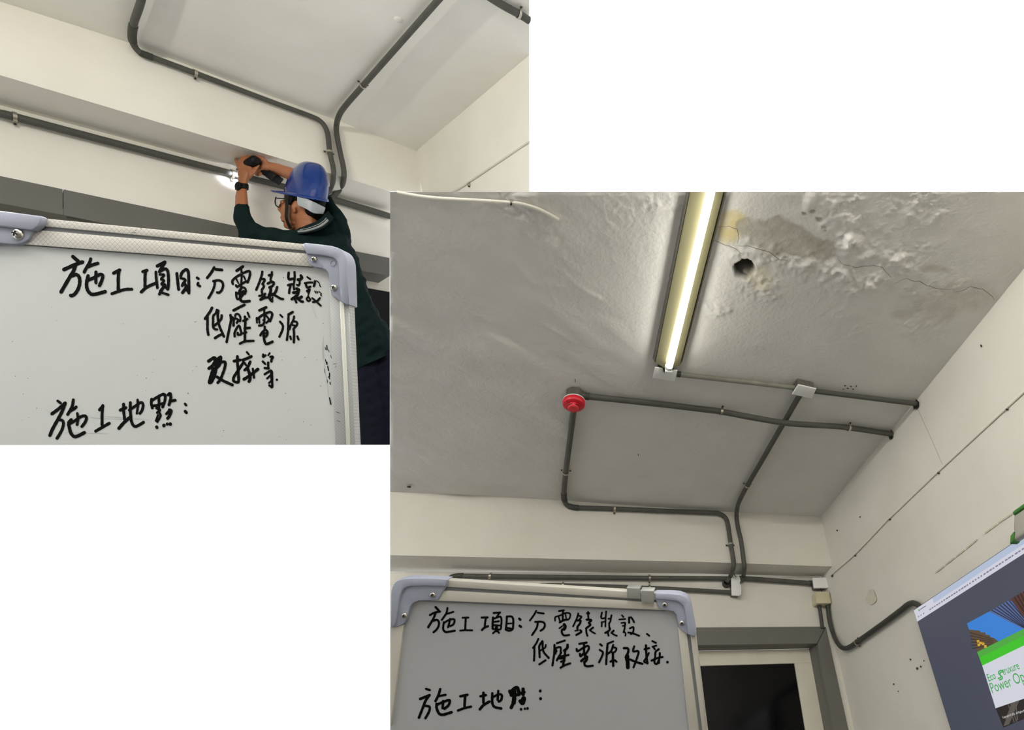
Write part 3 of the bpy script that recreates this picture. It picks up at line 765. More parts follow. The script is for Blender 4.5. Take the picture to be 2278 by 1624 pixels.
cable('B', [(884, 428), (915, 434), (970, 441), (1060, 446), (1137, 451), (1165, 455), (1195, 464), (1220, 476), (1243, 489.5)], 0.0062, 'cable_w', 'loose off-white cable hanging across the upper left of the peeling ceiling', [(1138, 450.5)], 'z', HB - .016)
cable('A', [(1006, 427), (1030, 414), (1045, 403.5), (1110, 360), (1177, 315)], 0.005, 'cable_w', 'thin cable on the side wall right of the worker', [(1043, 411)], 'x', XRA - .006, 0.009)

# --- old marks on the right wall and the ceiling
def spot(name, room, pts, axis, val, mat, parent):
    P = [on(room, a, b, axis, val) for a, b in pts]
    bm = bmesh.new(); bm.faces.new([bm.verts.new(tuple(p)) for p in P])
    return from_bm(name, bm, M[mat], parent)
M['residue'] = plain('yellowed_tape_residue', (196, 190, 168), 0.7, var=0.2, vscale=60)
M['scuff'] = plain('grey_scuff', (203, 199, 185), 0.7, var=0.1, vscale=40)
M['speck'] = plain('dark_speck', (60, 56, 50), 0.8)
M['pinkish'] = plain('pink_stain', (206, 186, 170), 0.7, var=0.1, vscale=12)
for a, b in (((560, 538), (618, 494)), ((628, 484), (690, 436)), ((700, 428), (760, 382)), ((772, 372), (848, 308)), ((900, 266), (985, 204)), ((992, 196), (1086, 134))):
    p, q = z8_pts([a, b])
    spot('tape_residue', 'B', [(p[0], p[1] - 1.6), (q[0], q[1] - 1.6), (q[0] + 1, q[1] + 1.8), (p[0] + 1, p[1] + 1.8)], 'x', XR - .0045, 'residue', wallR)
spot('scuff', 'B', [(1938 + 11 * math.cos(t) * (1 + .2 * math.sin(3 * t)), 1328 + 17 * math.sin(t)) for t in np.linspace(0, 2 * math.pi, 18)[:-1]], 'x', XR - .0035, 'scuff', wallR)
for px, py, r in ((2040, 1487, 2.4), (2048, 1483, 1.8), (2025, 1467, 1.8), (1988, 1522, 1.6), (2183, 770, 2.0), (2182, 768, 1.6), (1851, 1281, 2.4), (1913, 1150, 1.4), (1998, 1538, 1.3), (1862, 1180, 1.6), (2055, 1470, 1.2)):
    spot('speck', 'B', [(px + r * math.cos(t), py + r * 1.3 * math.sin(t)) for t in np.linspace(0, 2 * math.pi, 8)[:-1]], 'x', XR - .0045, 'speck', wallR)
for px, py, rx, ry in ((910, 1083, 5, 2.5), (1279.5, 847, .8, 5), (1880, 858, 2, 1.5), (1886, 864, 2.5, 1.5), (1893, 860, 1.8, 2), (1898, 866, 2, 1.2), (1905, 859, 1.4, 2), (1876, 866, 2, 1), (1420, 1012, 1, 2.5)):
    spot('speck', 'B', [(px + rx * math.cos(t), py + ry * math.sin(t)) for t in np.linspace(0, 2 * math.pi, 9)[:-1]], 'z', HB - .0065, 'speck', ceilB)
# --- smoke detector
dc = on('B', 1279, 874, 'z', HB)
det = thing('smoke_detector', 'round red smoke detector on a dark ceiling box', 'smoke detector', dc)
dn = np.array([0, 0, -1.0])
lathe('base_box', dc, dn, [(0, .043), (.046, .043), (.046, .03)], M['dark_box'], det, 8)
lathe('mounting_ring', dc + dn * .046, dn, [(0, .047), (.004, .051), (.009, .051)], M['white_pl'], det)
bd = lathe('body', dc + dn * .055, dn, [(0, .050), (.004, .052), (.020, .050), (.024, .047), (.026, .038), (.027, .028), (.043, .025), (.046, .022), (.047, .004)], M['red'], det)
for k in range(4):
    a0 = k * math.pi / 2 + .25
    arc = [dc + dn * .090 + .0268 * (math.cos(a0 + i * .13) * np.array([1, 0, 0]) + math.sin(a0 + i * .13) * np.array([0, 1, 0])) for i in range(9)]
    tube('slot', arc, .0032, M['red_dark'], bd, 8)
cyl('indicator', dc + dn * .079 + np.array([-.030, -.024, 0]), dn, .0035, .003, .004, M['red_dark'], bd, 10)

# --- fluorescent lamp
LAMP = thing('tube_lamp', 'lit fluorescent tube lamp on a long ridged ceiling fitting', 'lamp', on('B', 1490, 700, 'z', HB))
def strip(lines, mat, name, close=False):
    V = []; n = 20
    for (x0, y0), (x1, y1), z in lines:
        a, b = on('B', x0, y0, 'z', z), on('B', x1, y1, 'z', z)
        V += [a * (1 - t) + b * t for t in np.linspace(0, 1, n)]
    Fc = []
    m = len(lines)
    for j in range(m - 1 if not close else m):
        for i in range(n - 1):
            j2 = (j + 1) % m
            Fc.append((j * n + i, j * n + i + 1, j2 * n + i + 1, j2 * n + i))
    if close:
        Fc.append([j * n for j in range(m)]); Fc.append([j * n + n - 1 for j in range(m)][::-1])
    return mk(name, V, Fc, M[mat], LAMP)
M['reflector'] = plain('cream_enamel_reflector', (132, 127, 98), 0.5, spec=0.2)
zr, zd = HB - .035, HB - .062
strip([((1527.5, 427), (1453, 797), HB - .002), ((1535, 427), (1458, 806), zr), ((1572, 427), (1477, 818), zd), ((1582, 427), (1492, 820), zd), ((1609, 427), (1512, 813), zr), ((1615, 427), (1518, 800), HB - .002)], 'reflector', 'reflector', True)
strip([((1526.5, 427), (1452, 797), HB - .001), ((1533.5, 427), (1456.7, 806), zr - .001), ((1531, 427), (1455, 803), zr + .012)], 'dark_box', 'side_rail', True)
strip([((1612.5, 427), (1514.5, 812), zr - .001), ((1616.5, 427), (1519.5, 800), HB - .001), ((1613, 427), (1516, 806), zr + .012)], 'dark_box', 'side_rail', True)
M['tube'] = emissive('lit_tube_glass', (255, 253, 242), 12.5, (240, 240, 235))
ta, tbb = on('B', 1581, 427, 'z', HB - .088), on('B', 1489, 815, 'z', HB - .088)
tube('light_tube', [ta, ta * .5 + tbb * .5, tbb], .0145, M['tube'], LAMP, 20)
ld = (tbb - ta) / np.linalg.norm(tbb - ta)
cyl('tube_cap', tbb, ld, .0148, .0148, .016, M['white_pl'], LAMP, 20)
hs = np.cross(ld, np.array([0, 0, 1.0]))
from_bm('tube_holder', box_bm(tbb + ld * .020 + np.array([0, 0, .012]), [hs, ld, np.array([0, 0, 1.0])], (.016, .006, .03), .004), M['white_pl'], LAMP)

# --- door frame and door, room B
YF = YW - 0.02
hbz = local('B', on('B', 1818, 1431.5, 'y', YF))[2]
YD = local('B', on('B', 1803, 1443, 'z', hbz))[1]
fr = thing('door_frame', 'grey laminate door frame with mitred corner left of the tan wall strip', 'door frame', on('B', 1860, 1620, 'y', YF))
def poly3(room, pts, axis, val):
    return [on(room, a, b, axis, val) for a, b in pts]
dn_y = np.array([0, 1.0, 0])
H3 = poly3('B', [(1000, 1399.5), (1836.3, 1393.7), (1818, 1431.5), (1010, 1443)], 'y', YF)
from_bm('header', prism(H3, dn_y * (YW - YF + .02), .001), M['trim'], fr)
J3 = poly3('B', [(1837.5, 1394.2), (1887.5, 1622), (1854, 1617 + 4), (1819.3, 1432)], 'y', YF)
J3 = [J3[0], J3[1], J3[1] + np.array([(J3[1] - J3[0])[0] * 0, 0, -(J3[1][2])]), None, J3[2], J3[3]]
J3[3] = dropz(J3[4]); J3[2] = dropz(J3[1])
from_bm('jamb', prism(J3, dn_y * (YW - YF + .02), .001), M['trim'], fr)
ub = [glob('B', (local('B', p)[0], YD, hbz)) for p in (H3[3], H3[2])]
hx0, hx1 = local('B', H3[3])[0], local('B', H3[2])[0]
from_bm('header_soffit', prism([glob('B', (hx0, YF + .041, hbz)), glob('B', (hx1 + .02, YF + .041, hbz)), glob('B', (hx1 + .02, YD, hbz)), glob('B', (hx0, YD, hbz))], (0, 0, .012)), M['trim'], fr)
jx = local('B', H3[2])[0]
jp = [H3[2], dropz(J3[4]), None, None]
jp[1] = np.array([J3[4][0], J3[4][1], 0.0]); jp[2] = np.array([J3[4][0] - .008, YD + 0.0, 0.0]); jp[3] = glob('B', (jx - .012, YD, hbz))
jp = [H3[2], J3[4], jp[1], jp[2], jp[3]]
off = np.array([0, .041, 0])
from_bm('jamb_reveal', prism([H3[2] + off, jp[2] + off, jp[3], jp[4]], (.02, 0, 0)), M['trim'], fr)
tube('mitre_joint', poly3('B', [(1836.5, 1394), (1817, 1432)], 'y', YF - .0005), .0012, M['seam'], fr, 6)
dr = thing('door_1', None, None, glob('B', (0.9, YD, zf)))
props(dr, 'off-white door with a black glass panel under the grey frame', None, None, 'structure')
gx0, gz0 = local('B', on('B', 1767, 1476.3, 'y', YD + .008))[0], local('B', on('B', 1767, 1476.3, 'y', YD + .008))[2]
dx1 = jx - .004
dx0 = gx0 - 1.05
def dbox(name, x0, x1, z0, z1, y0, y1, mat, parent, bv=.002):
    c = glob('B', ((x0 + x1) / 2, (y0 + y1) / 2, (z0 + z1) / 2))
    return from_bm(name, box_bm(c, AXB, (abs(x1 - x0) / 2, abs(y1 - y0) / 2, abs(z1 - z0) / 2), bv), M[mat], parent)
dbox('top_rail', dx0 - .12, dx1, gz0, hbz, YD, YD + .04, 'door', dr)
dbox('stile', gx0, dx1, zf + .02, gz0, YD, YD + .04, 'door', dr)
dbox('stile', dx0 - .12, dx0, zf + .02, gz0, YD, YD + .04, 'door', dr)
dbox('leaf', local('B', on('B', 1005, 1443, 'y', YF))[0], dx0 - .125, zf + .02, hbz, YD, YD + .04, 'door', dr)
dbox('glass_panel', dx0, gx0, zf + .02, gz0, YD + .012, YD + .03, 'glassblack', dr)

# --- large screen on the right wall
XT = XR - 0.07
tvc = [local('B', on('B', 2031, 1356.5, 'x', XT)), local('B', on('B', 2113, 1622, 'x', XT))]
yT = (tvc[0][1] + tvc[1][1]) / 2; zT = tvc[0][2]
TW, TH = 1.44, 0.82
tv = thing('flat_screen', 'large wall-mounted screen showing a browser page with green banner', 'screen', glob('B', (XR, yT - TW / 2, zT - TH)))
def tvbox(name, y0, y1, z0, z1, x0, x1, mat, bv=.002):
    c = glob('B', ((x0 + x1) / 2, (y0 + y1) / 2, (z0 + z1) / 2))
    return from_bm(name, box_bm(c, AXB, (abs(x1 - x0) / 2, abs(y1 - y0) / 2, abs(z1 - z0) / 2), bv), M[mat], tv)
tvbox('housing', yT - TW, yT, zT - TH, zT, XT + .002, XT + .04, 'black', .004)
tvbox('bracket', yT - TW * .7, yT - TW * .3, zT - TH * .7, zT - TH * .3, XT + .041, XR - .002, 'black')
M['scr_bg'] = emissive('screen_slate', (82, 86, 104), 0.62)
M['scr_tab'] = emissive('screen_tab_blue', (200, 214, 240), 0.72)
M['scr_bar'] = emissive('screen_bar_white', (232, 232, 246), 0.74)
M['scr_line'] = emissive('screen_grey_text', (150, 150, 176), 0.6)
M['scr_sky'] = emissive('screen_sky_blue', (56, 140, 232), 0.75)
M['scr_steel'] = emissive('screen_steel_tower', (104, 128, 186), 0.55)
M['scr_steel2'] = emissive('screen_tower_line', (34, 46, 84), 0.5)
M['scr_brown'] = emissive('screen_brown_tower', (110, 62, 50), 0.5)
M['scr_brown2'] = emissive('screen_brown_line', (50, 28, 26), 0.5)
M['scr_gold'] = emissive('screen_gold_tower', (120, 96, 70), 0.5)
M['scr_gold2'] = emissive('screen_gold_light', (240, 190, 60), 0.7)
M['scr_g1'] = emissive('screen_green_dark', (86, 190, 70), 0.7)
M['scr_g2'] = emissive('screen_green_bright', (66, 216, 36), 0.72)
M['scr_white'] = emissive('screen_page_white', (232, 234, 246), 0.74)
M['scr_dark'] = emissive('screen_dark_photo', (44, 36, 34), 0.5)
M['scr_dark2'] = emissive('screen_dark_photo_line', (120, 112, 104), 0.5)
M['scr_txt'] = emissive('screen_green_text', (62, 186, 84), 0.7)
M['scr_wtxt'] = emissive('screen_white_text', (236, 234, 232), 0.7)
scr = tvbox('screen_panel', yT - TW + .008, yT - .006, zT - TH + .008, zT - .005, XT - .0005, XT + .0025, 'scr_bg', 0)
def z8(pts): return zc(pts, 1900, 1100, 3.1008)
LAY = [0]
def scr_poly(name, pts, mat, layer):
    P = [on('B', a, b, 'x', XT - .0010 - .0004 * layer) for a, b in z8(pts)]
    bm = bmesh.new(); bm.faces.new([bm.verts.new(tuple(p)) for p in P])
    # clip what would stick out beyond the panel
    bmesh.ops.bisect_plane(bm, geom=bm.verts[:] + bm.edges[:] + bm.faces[:], plane_co=tuple(glob('B', (0, 0, zT - .005))), plane_no=(0, 0, 1), clear_outer=True)
    bmesh.ops.bisect_plane(bm, geom=bm.verts[:] + bm.edges[:] + bm.faces[:], plane_co=tuple(glob('B', (0, yT - .006, 0))), plane_no=(0, 1, 0), clear_outer=True)
    bmesh.ops.bisect_plane(bm, geom=bm.verts[:] + bm.edges[:] + bm.faces[:], plane_co=tuple(glob('B', (0, yT - TW + .008, 0))), plane_no=(0, -1, 0), clear_outer=True)
    bmesh.ops.bisect_plane(bm, geom=bm.verts[:] + bm.edges[:] + bm.faces[:], plane_co=tuple(glob('B', (0, 0, zT - TH + .008))), plane_no=(0, 0, -1), clear_outer=True)
    V = [v.co[:] for v in bm.verts]; bm.verts.index_update()
    Fc = [[v.index for v in f.verts] for f in bm.faces]; bm.free()
    if Fc: return mk(name, V, Fc, M[mat], scr)
# rectangular bars of the page follow the screen's own axes
def rect_px(a, b, c):
    """screen rectangle from its top-left pixel, a pixel on its lower-left corner and the width in metres"""
    p = local('B', on('B', *z8([a])[0], 'x', XT)); q = local('B', on('B', *z8([b])[0], 'x', XT))
    return p[1], p[2], q[2]
def scr_rect(name, y0, y1, z0, z1, mat, layer):
    x = XT - .0010 - .0004 * layer
    V = [glob('B', (x, y0, z0)), glob('B', (x, y1, z0)), glob('B', (x, y1, z1)), glob('B', (x, y0, z1))]
    return mk(name, V, [(0, 1, 2, 3)], M[mat], scr)
yl_ = yT - .006; yr_ = yT - TW + .008; zt_ = zT - .005
zbar = local('B', on('B', *z8([(437, 878)])[0], 'x', XT))[2]
hb = zt_ - zbar
scr_rect('browser_bar', yl_, yr_, zt_, zbar, 'scr_bar', 0)
scr_rect('tab_strip', yl_ - .16, yr_, zt_, zt_ - hb * .46, 'scr_tab', 1)
for k in range(46):
    y0 = yl_ - .115 - k * .019
    scr_rect('address_text', y0, y0 - random.uniform(.009, .016), zbar + hb * .34, zbar + hb * .24, 'scr_line', 2)
for y0, w in ((.018, .008), (.04, .006), (.062, .008)):
    scr_rect('browser_button', yl_ - y0, yl_ - y0 - w, zbar + hb * .36, zbar + hb * .24, 'scr_line', 2)
scr_rect('tab_title', yl_ - .05, yl_ - .10, zt_ - hb * .22, zt_ - hb * .30, 'scr_line', 2)
scr_rect('tab_icon', yl_ - .035, yl_ - .045, zt_ - hb * .18, zt_ - hb * .34, 'scr_g1', 2)
# the page: local frame with origin at its top-left corner
pg0 = local('B', on('B', *z8([(778, 890)])[0], 'x', XT))
PW = .62
def bb(pts):  # polygon in page pixels of the crop
    return pts
scr_poly('picture_sky', [(778, 890), (932, 808), (1260, 640), (1260, 975), (990, 1012), (848, 1086)], 'scr_sky', 1)
scr_poly('picture_tower', [(932, 808), (1068, 728), (1300, 1010), (1172, 930)], 'scr_steel', 2)
for k in range(7):
    t = k / 6
    a = (945 + 120 * t, 800 - 68 * t); b = (1172 + 90 * t, 922 + 40 * t)
    scr_poly('tower_line', [a, (a[0] + 7, a[1] - 4), (b[0] + 10, b[1]), b], 'scr_steel2', 3)
scr_poly('picture_tower', [(1076, 722), (1260, 620), (1260, 1000), (1172, 850)], 'scr_brown', 4)
for k in range(5):
    scr_poly('tower_line', [(1100 + 22 * k, 708 - 13 * k), (1106 + 22 * k, 704 - 13 * k), (1240 + 10 * k, 900), (1228 + 10 * k, 905)], 'scr_brown2', 5)
scr_poly('picture_tower', [(790, 932), (835, 936), (870, 940), (872, 952), (905, 952), (907, 966), (938, 972), (940, 985), (965, 990), (995, 1014), (848, 1087)], 'scr_gold', 2)
for k in range(6):
    scr_poly('tower_line', [(800 + 2 * k, 950 + 22 * k), (800 + 2 * k, 955 + 22 * k), (960, 1000 + 8 * k), (960, 997 + 8 * k)], 'scr_dark', 3)
for k, (a, b) in enumerate([(845, 1005), (862, 1018), (880, 1022), (895, 1040), (850, 1030), (905, 1055)]):
    scr_poly('window_glint', [(a, b), (a + 18, b - 2), (a + 20, b + 14), (a + 4, b + 18)], 'scr_gold2', 4)
scr_poly('banner', [(848, 1087), (1360, 832), (1360, 880), (864, 1127)], 'scr_g1', 6)
scr_poly('banner', [(864, 1127), (1360, 880), (1360, 950), (884, 1181)], 'scr_g2', 6)
scr_poly('page', [(884, 1181), (1360, 950), (1360, 1345), (976, 1475)], 'scr_white', 6)
scr_poly('picture_dark', [(976, 1475), (1360, 1345), (1360, 1470), (1030, 1608)], 'scr_dark', 6)
for k, (a, b) in enumerate([(1060, 1446), (1076, 1441), (1112, 1430)]):
    scr_poly('facade_line', [(a, b), (a + 5, b - 2), (a + 50 - 30 * (k == 2), b + 125), (a + 42 - 30 * (k == 2), b + 128)], 'scr_dark2', 7)
scr_poly('facade_panel', [(1085, 1440), (1140, 1420), (1070, 1585), (1030, 1600)], 'scr_dark2', 7)
def scr_text(name, body, p0, p1, mat, layer, squeeze=None, bold=0.0):
    """lettering on the screen; p0/p1 crop pixels of the baseline ends"""
    cu = bpy.data.curves.new(name, 'FONT'); cu.body = body; cu.size = 1.0; cu.offset = bold; cu.resolution_u = 3
    to = bpy.data.objects.new(name, cu); COL.objects.link(to)
    dg = bpy.context.evaluated_depsgraph_get()
    me = bpy.data.meshes.new_from_object(to.evaluated_get(dg))
    bpy.data.objects.remove(to)
    a = local('B', on('B', *z8([p0])[0], 'x', XT)); b = local('B', on('B', *z8([p1])[0], 'x', XT))
    V = np.array([v.co[:] for v in me.vertices]); Fc = [list(p.vertices) for p in me.polygons]
    V[:, 0] -= V[:, 0].min()
    s = abs(b[1] - a[1]) / V[:, 0].max()
    sy = s if squeeze is None else s * squeeze
    x = XT - .0010 - .0004 * layer
    W = []
    for v in V:
        y = a[1] - v[0] * s
        W.append(glob('B', (x, max(y, yr_), a[2] + v[1] * sy)))
    return mk(name, W, Fc, M[mat], scr)
scr_text('lettering', 'Eco', (935, 1290), (987, 1270), 'scr_txt', 7, 1.15, bold=.008)
scr_text('lettering', 'truxure', (1037, 1247), (1150, 1203), 'scr_txt', 7, 1.3, bold=.004)
scr_text('lettering', 'Power Operation', (960, 1371), (1372, 1218), 'scr_txt', 7, 1.12)
scr_text('lettering', 'Copyright © 2021. All Rights R', (1032, 1545), (1182, 1492), 'scr_wtxt', 8, bold=.01)
for dx, dy in ((0, 0), (9, 10)):
    lg = [(1026 + dx, 1214 + dy), (1006 + dx, 1216 + dy), (996 + dx, 1230 + dy), (1004 + dx, 1242 + dy), (1014 + dx, 1248 + dy), (1012 + dx, 1262 + dy), (994 + dx, 1270 + dy)]
    tube('logo_stroke', catmull([on('B', *z8([p])[0], 'x', XT - .0035) for p in lg], 5), .0024, M['scr_txt'], scr, 6)
# --- bag above the screen
bg_ = thing('carrier_bag', 'pale bag with green trim on top of the wall screen', 'bag', on('B', 2262, 1205, 'x', XT + .02))
def bagpiece(name, pts, xoff, th, mat, bv=.006):
    P = [on('B', a, b, 'x', XT + xoff) for a, b in z8(pts)]
    return from_bm(name, prism(P, (th, 0, 0), bv), M[mat], bg_, True, 50)
bagpiece('bag_body', [(1096, 142), (1172, 92), (1300, 20), (1300, 200), (1172, 275), (1090, 328), (1098, 258), (1093, 236)], -.03, .09, 'bag', .012)
bagpiece('trim', [(1090, 122), (1104, 108), (1172, 60), (1300, -25), (1300, 5), (1172, 88), (1096, 142)], -.036, .09, 'green', .004)
bagpiece('trim', [(1072, 342), (1076, 284), (1098, 256), (1095, 312), (1088, 330)], -.036, .05, 'green', .004)

# --- two tube lamps added over the photographer, unseen, to brighten beam and walls
loft('ceiling', [glob('B', (-0.8, -3.5, HB)), glob('B', (XR, -3.5, HB))], [glob('B', (-0.8, -0.1, HB)), glob('B', (XR, -0.1, HB))], 4, M['wallB'], label='off-white ceiling over the photographer with two added tube lamps')
M['fill_tube'] = emissive('fill_tube_glass', (255, 252, 242), 320.0, (240, 240, 235))
for k_, (y0, y1) in enumerate(((-1.35, -0.2), (-2.9, -1.75))):
    lc_ = thing('tube_lamp', ('added fill tube lamp on the ceiling straight above the photographer', 'added fill tube lamp on the ceiling near the wall behind the photographer')[k_], 'lamp', glob('B', (-.2, (y0 + y1) / 2, HB)))
    prof = [(-.06, 0), (-.055, -.03), (-.012, -.062), (.012, -.062), (.055, -.03), (.06, 0)]
    V = [glob('B', (-.2 + a, y, HB - .002 + b)) for y in (y0, y1) for a, b in prof]
    mk('reflector', V, [(i, (i + 1) % 6, 6 + (i + 1) % 6, 6 + i) for i in range(6)] + [tuple(range(6))[::-1], tuple(range(6, 12))], M['reflector'], lc_)
    tube('light_tube', [glob('B', (-.2, y0 + .03, HB - .088)), glob('B', (-.2, y1 - .03, HB - .088))], .0145, M['fill_tube'], lc_, 12)
    for y in (y0 + .015, y1 - .015):
        from_bm('tube_holder', box_bm(glob('B', (-.2, y, HB - .078)), AXB, (.016, .008, .028), .003), M['white_pl'], lc_)

# ================================================================ ROOM A : things
ZCA = HA - 0.03; YBPA = YBA - 0.03; YWPA = YWA - 0.03
conduit('conduit', 'grey conduit bending from the ceiling along the beam and down behind the hard hat', 'A',
        [(345, -160, 'z', ZCA), (323, -40, 'z', ZCA), (312, 8, 'z', ZCA), (298, 50, 'z', ZCA), (294, 80, 'z', ZCA), (298, 100, 'z', ZCA), (312, 117, 'y', YBPA), (336, 126.5, 'y', YBPA), (435, 163, 'y', YBPA), (600, 225, 'y', YBPA), (690, 258, 'y', YBPA), (712, 269, 'y', YBPA), (724, 284, 'y', YBPA), (730, 304, 'y', YBPA), (733.5, 338, 'y', YBPA), (741, 372, 'y', YBPA), (742, 392, 'y', YBPA), (738, 412, 'y', YWPA - .08), (727, 430, 'y', YWPA - .02), (715, 440, 'y', YWPA)],
        11.2, clamps=[(435, 163, 'y', YBPA), (733.5, 338, 'y', YBPA)], couplings=[((297, 56), (295, 92), 'z', ZCA), ((312, 117), (340, 128), 'y', YBPA)])
conduit('conduit', 'grey conduit running down the ceiling to the corner right of the hard hat', 'A',
        [(1120, -165, 'z', ZCA), (975, 0, 'z', ZCA), (880, 108, 'z', ZCA), (808, 190, 'z', ZCA), (768, 236, 'z', ZCA), (754, 258, 'z', ZCA - .01), (748.5, 280, 'y', YBPA), (749.5, 300, 'y', YBPA), (757, 340, 'y', YBPA), (764, 372, 'y', YBPA), (765, 396, 'y', YBPA), (759, 416, 'y', YWPA - .08), (745, 434, 'y', YWPA - .02), (735, 440, 'y', YWPA)],
        10.8, clamps=[(808, 190, 'z', ZCA)])
conduit('conduit', 'grey conduit crossing the upper right corner of the smooth ceiling', 'A',
        [(1010, -60, 'z', ZCA), (1104, 3, 'z', ZCA), (1154, 31, 'z', ZCA), (1176, 45, 'z', ZCA)], 17, clamps=[(1154, 31, 'z', ZCA)])
conduit('conduit', 'long grey wall conduit leading to the hands of the worker', 'A',
        [(-120, 222, 'y', YWPA), (0, 252, 'y', YWPA), (33, 260, 'y', YWPA), (250, 317, 'y', YWPA), (520, 387, 'y', YWPA), (600, 407, 'y', YWPA), (640, 417, 'y', YWPA)],
        15, clamps=[(33, 260.5, 'y', YWPA), (518, 387, 'y', YWPA)])
conduit('conduit', 'grey wall conduit to the right of the hard hat', 'A',
        [(728, 440, 'y', YWPA), (760, 449, 'y', YWPA), (867, 481, 'y', YWPA)], 14)
# grey header over the doors behind the worker
hd_ = thing('door_frame', 'long grey laminate door header behind the worker and the clear whiteboard', 'door frame', on('A', 400, 520, 'y', YWA))
YFA = YWA - .03
def hline(y0, dy):
    return lambda x: interp_line(HEAD_A, x) + dy
HB_A = [(-260, 405), (0, 452), (133, 477), (500, 550), (803, 601.5), (868, 614)]
def header_piece(x0, x1):
    xs = np.linspace(x0, x1, 8)
    up = [on('A', x, interp_line(HEAD_A, x), 'y', YFA) for x in xs]
    dn = [on('A', x + (-10 if x < 200 else 0) * 0, interp_line(HB_A, x), 'y', YFA) for x in xs]
    return from_bm('panel', prism(up + dn[::-1], AXA[1] * .03, .001), M['trim'], hd_)
header_piece(-260, 139.5); header_piece(141.5, 867)
xs = np.linspace(-260, 867, 12)
fr_ = [on('A', x, interp_line(HB_A, x), 'y', YFA) for x in xs]
bk_ = [p + AXA[1] * .16 for p in fr_]
V = fr_ + bk_; n = len(xs)
mk('soffit', V, [(i, i + 1, n + i + 1, n + i) for i in range(n - 1)], M['trim'], hd_)
tube('panel_joint', [on('A', 144, 424, 'y', YFA + .004), on('A', 134, 478, 'y', YFA + .004)], .004, M['seam'], hd_, 6)
# door below the header, dark glass
dr2 = thing('door_2', None, None, on('A', 830, 640, 'y', YFA + .16))
props(dr2, 'dark glazed door with a pale top rail behind the back of the worker', None, None, 'structure')
RA = [(560, 560), (868, 631)]; RB_ = [(560, 590), (868, 649)]
YDA = YFA + .158
tr = [on('A', a, b, 'y', YDA) for a, b in [(560, 555), (867, 606), (867, 649), (560, 592)]]
from_bm('top_rail', prism(tr, AXA[1] * .03, .001), M['door'], dr2)
from_bm('leaf', prism([on('A', a, b, 'y', YDA) for a, b in [(-260, 400), (559, 555), (559, 988), (-260, 988)]], AXA[1] * .03, .001), M['door'], dr2)
gl = [on('A', a, b, 'y', YDA + .01) for a, b in [(560, 590), (867, 648), (867, 988), (560, 988)]]
from_bm('glass_panel', prism(gl, AXA[1] * .01), M['glassblack'], dr2)
# pale nub on the ceiling
nb = lathe('ceiling_blister', on('A', 886, 42, 'z', HA + .002), -AXA[2], [(0, .024), (.005, .019), (.008, .008)], M['ceilA'], None, 20)
props(nb, 'small round blister in the smooth ceiling paint', 'blister')

# unseen tube lamp added here and hung low to brighten ceiling and beam
loft('ceiling', [glob('A', (-1.2, 0.9, HA)), glob('A', (-0.05, 0.9, HA))], [glob('A', (-1.2, 2.5, HA)), glob('A', (-0.05, 2.5, HA))], 2, M['ceilA'], label='piece of smooth ceiling carrying the added tube lamp that lights the worker')
la = thing('tube_lamp', 'added fill tube lamp hung from the smooth ceiling, out of view to the upper left', 'lamp', glob('A', (-.6, 1.7, HA)))
HL = HA - .32
V = [glob('A', (-.6 + a * .3, y, HL - .03 + b * .5)) for y in (1.1, 2.3) for a, b in prof]
mk('reflector', V, [(i, (i + 1) % 6, 6 + (i + 1) % 6, 6 + i) for i in range(6)] + [tuple(range(6))[::-1], tuple(range(6, 12))], M['reflector'], la)
M['fill_tube_a'] = emissive('fill_tube_glass_room_a', (255, 252, 240), 235.0, (240, 240, 235))
tube('light_tube', [glob('A', (-.6, 1.13, HL - .088)), glob('A', (-.6, 2.27, HL - .088))], .0145, M['fill_tube_a'], la, 12)
for y in (1.115, 2.285):
    from_bm('tube_holder', box_bm(glob('A', (-.6, y, HL - .078)), AXA, (.016, .008, .028), .003), M['white_pl'], la)
for y in (1.35, 2.05):
    tube('hanging_rod', [glob('A', (-.6, y, HL - .002)), glob('A', (-.6, y, HA))], .006, M['steel'], la, 8)

# ================================================================ whiteboards
def board_space(z):
    """points of a board plane facing the photographer at distance z; lift is towards the photographer"""
    def f(px, py, lift=0.0):
        return MB.T @ (ray(px, py) * (z - lift)) + CAM
    return f
def plate(name, bs, pts, lift, thick, mat, parent, bevel=.001, uv=False, z=1.0, smooth=True):
    P = [bs(a, b, lift) for a, b in pts]
    o = from_bm(name, prism(P, FWD * thick, bevel), M[mat], parent, smooth, 45)
    if uv:
        c = WO[o.name]
        l = o.data.uv_layers.new(name='UVMap')
        for lp in o.data.loops:
            v = np.array(o.data.vertices[lp.vertex_index].co[:]) + c
            l.data[lp.index].uv = (float(np.dot(v, RIGHT)) * 1000, float(np.dot(v, DOWN)) * 1000)
    return o
def screw_head(bs, px, py, rpx, z, lift, parent):
    r = rpx * z / F
    c = bs(px, py, lift)
    s = lathe('screw', c, -FWD, [(0, r), (r * .25, r * .97), (r * .5, r * .75), (r * .62, r * .45), (r * .64, r * .1)], M['screw'], parent, 20)
    for a in (0.4, 0.4 + math.pi / 2):
        d = math.cos(a) * RIGHT + math.sin(a) * DOWN
        e = -math.sin(a) * RIGHT + math.cos(a) * DOWN
        from_bm('screw_slot', box_bm(c - FWD * r * .62, [d, e, FWD], (r * .5, r * .13, r * .06)), M['black'], s)
    return s
def smooth_poly(pts, n=4):
    return pts
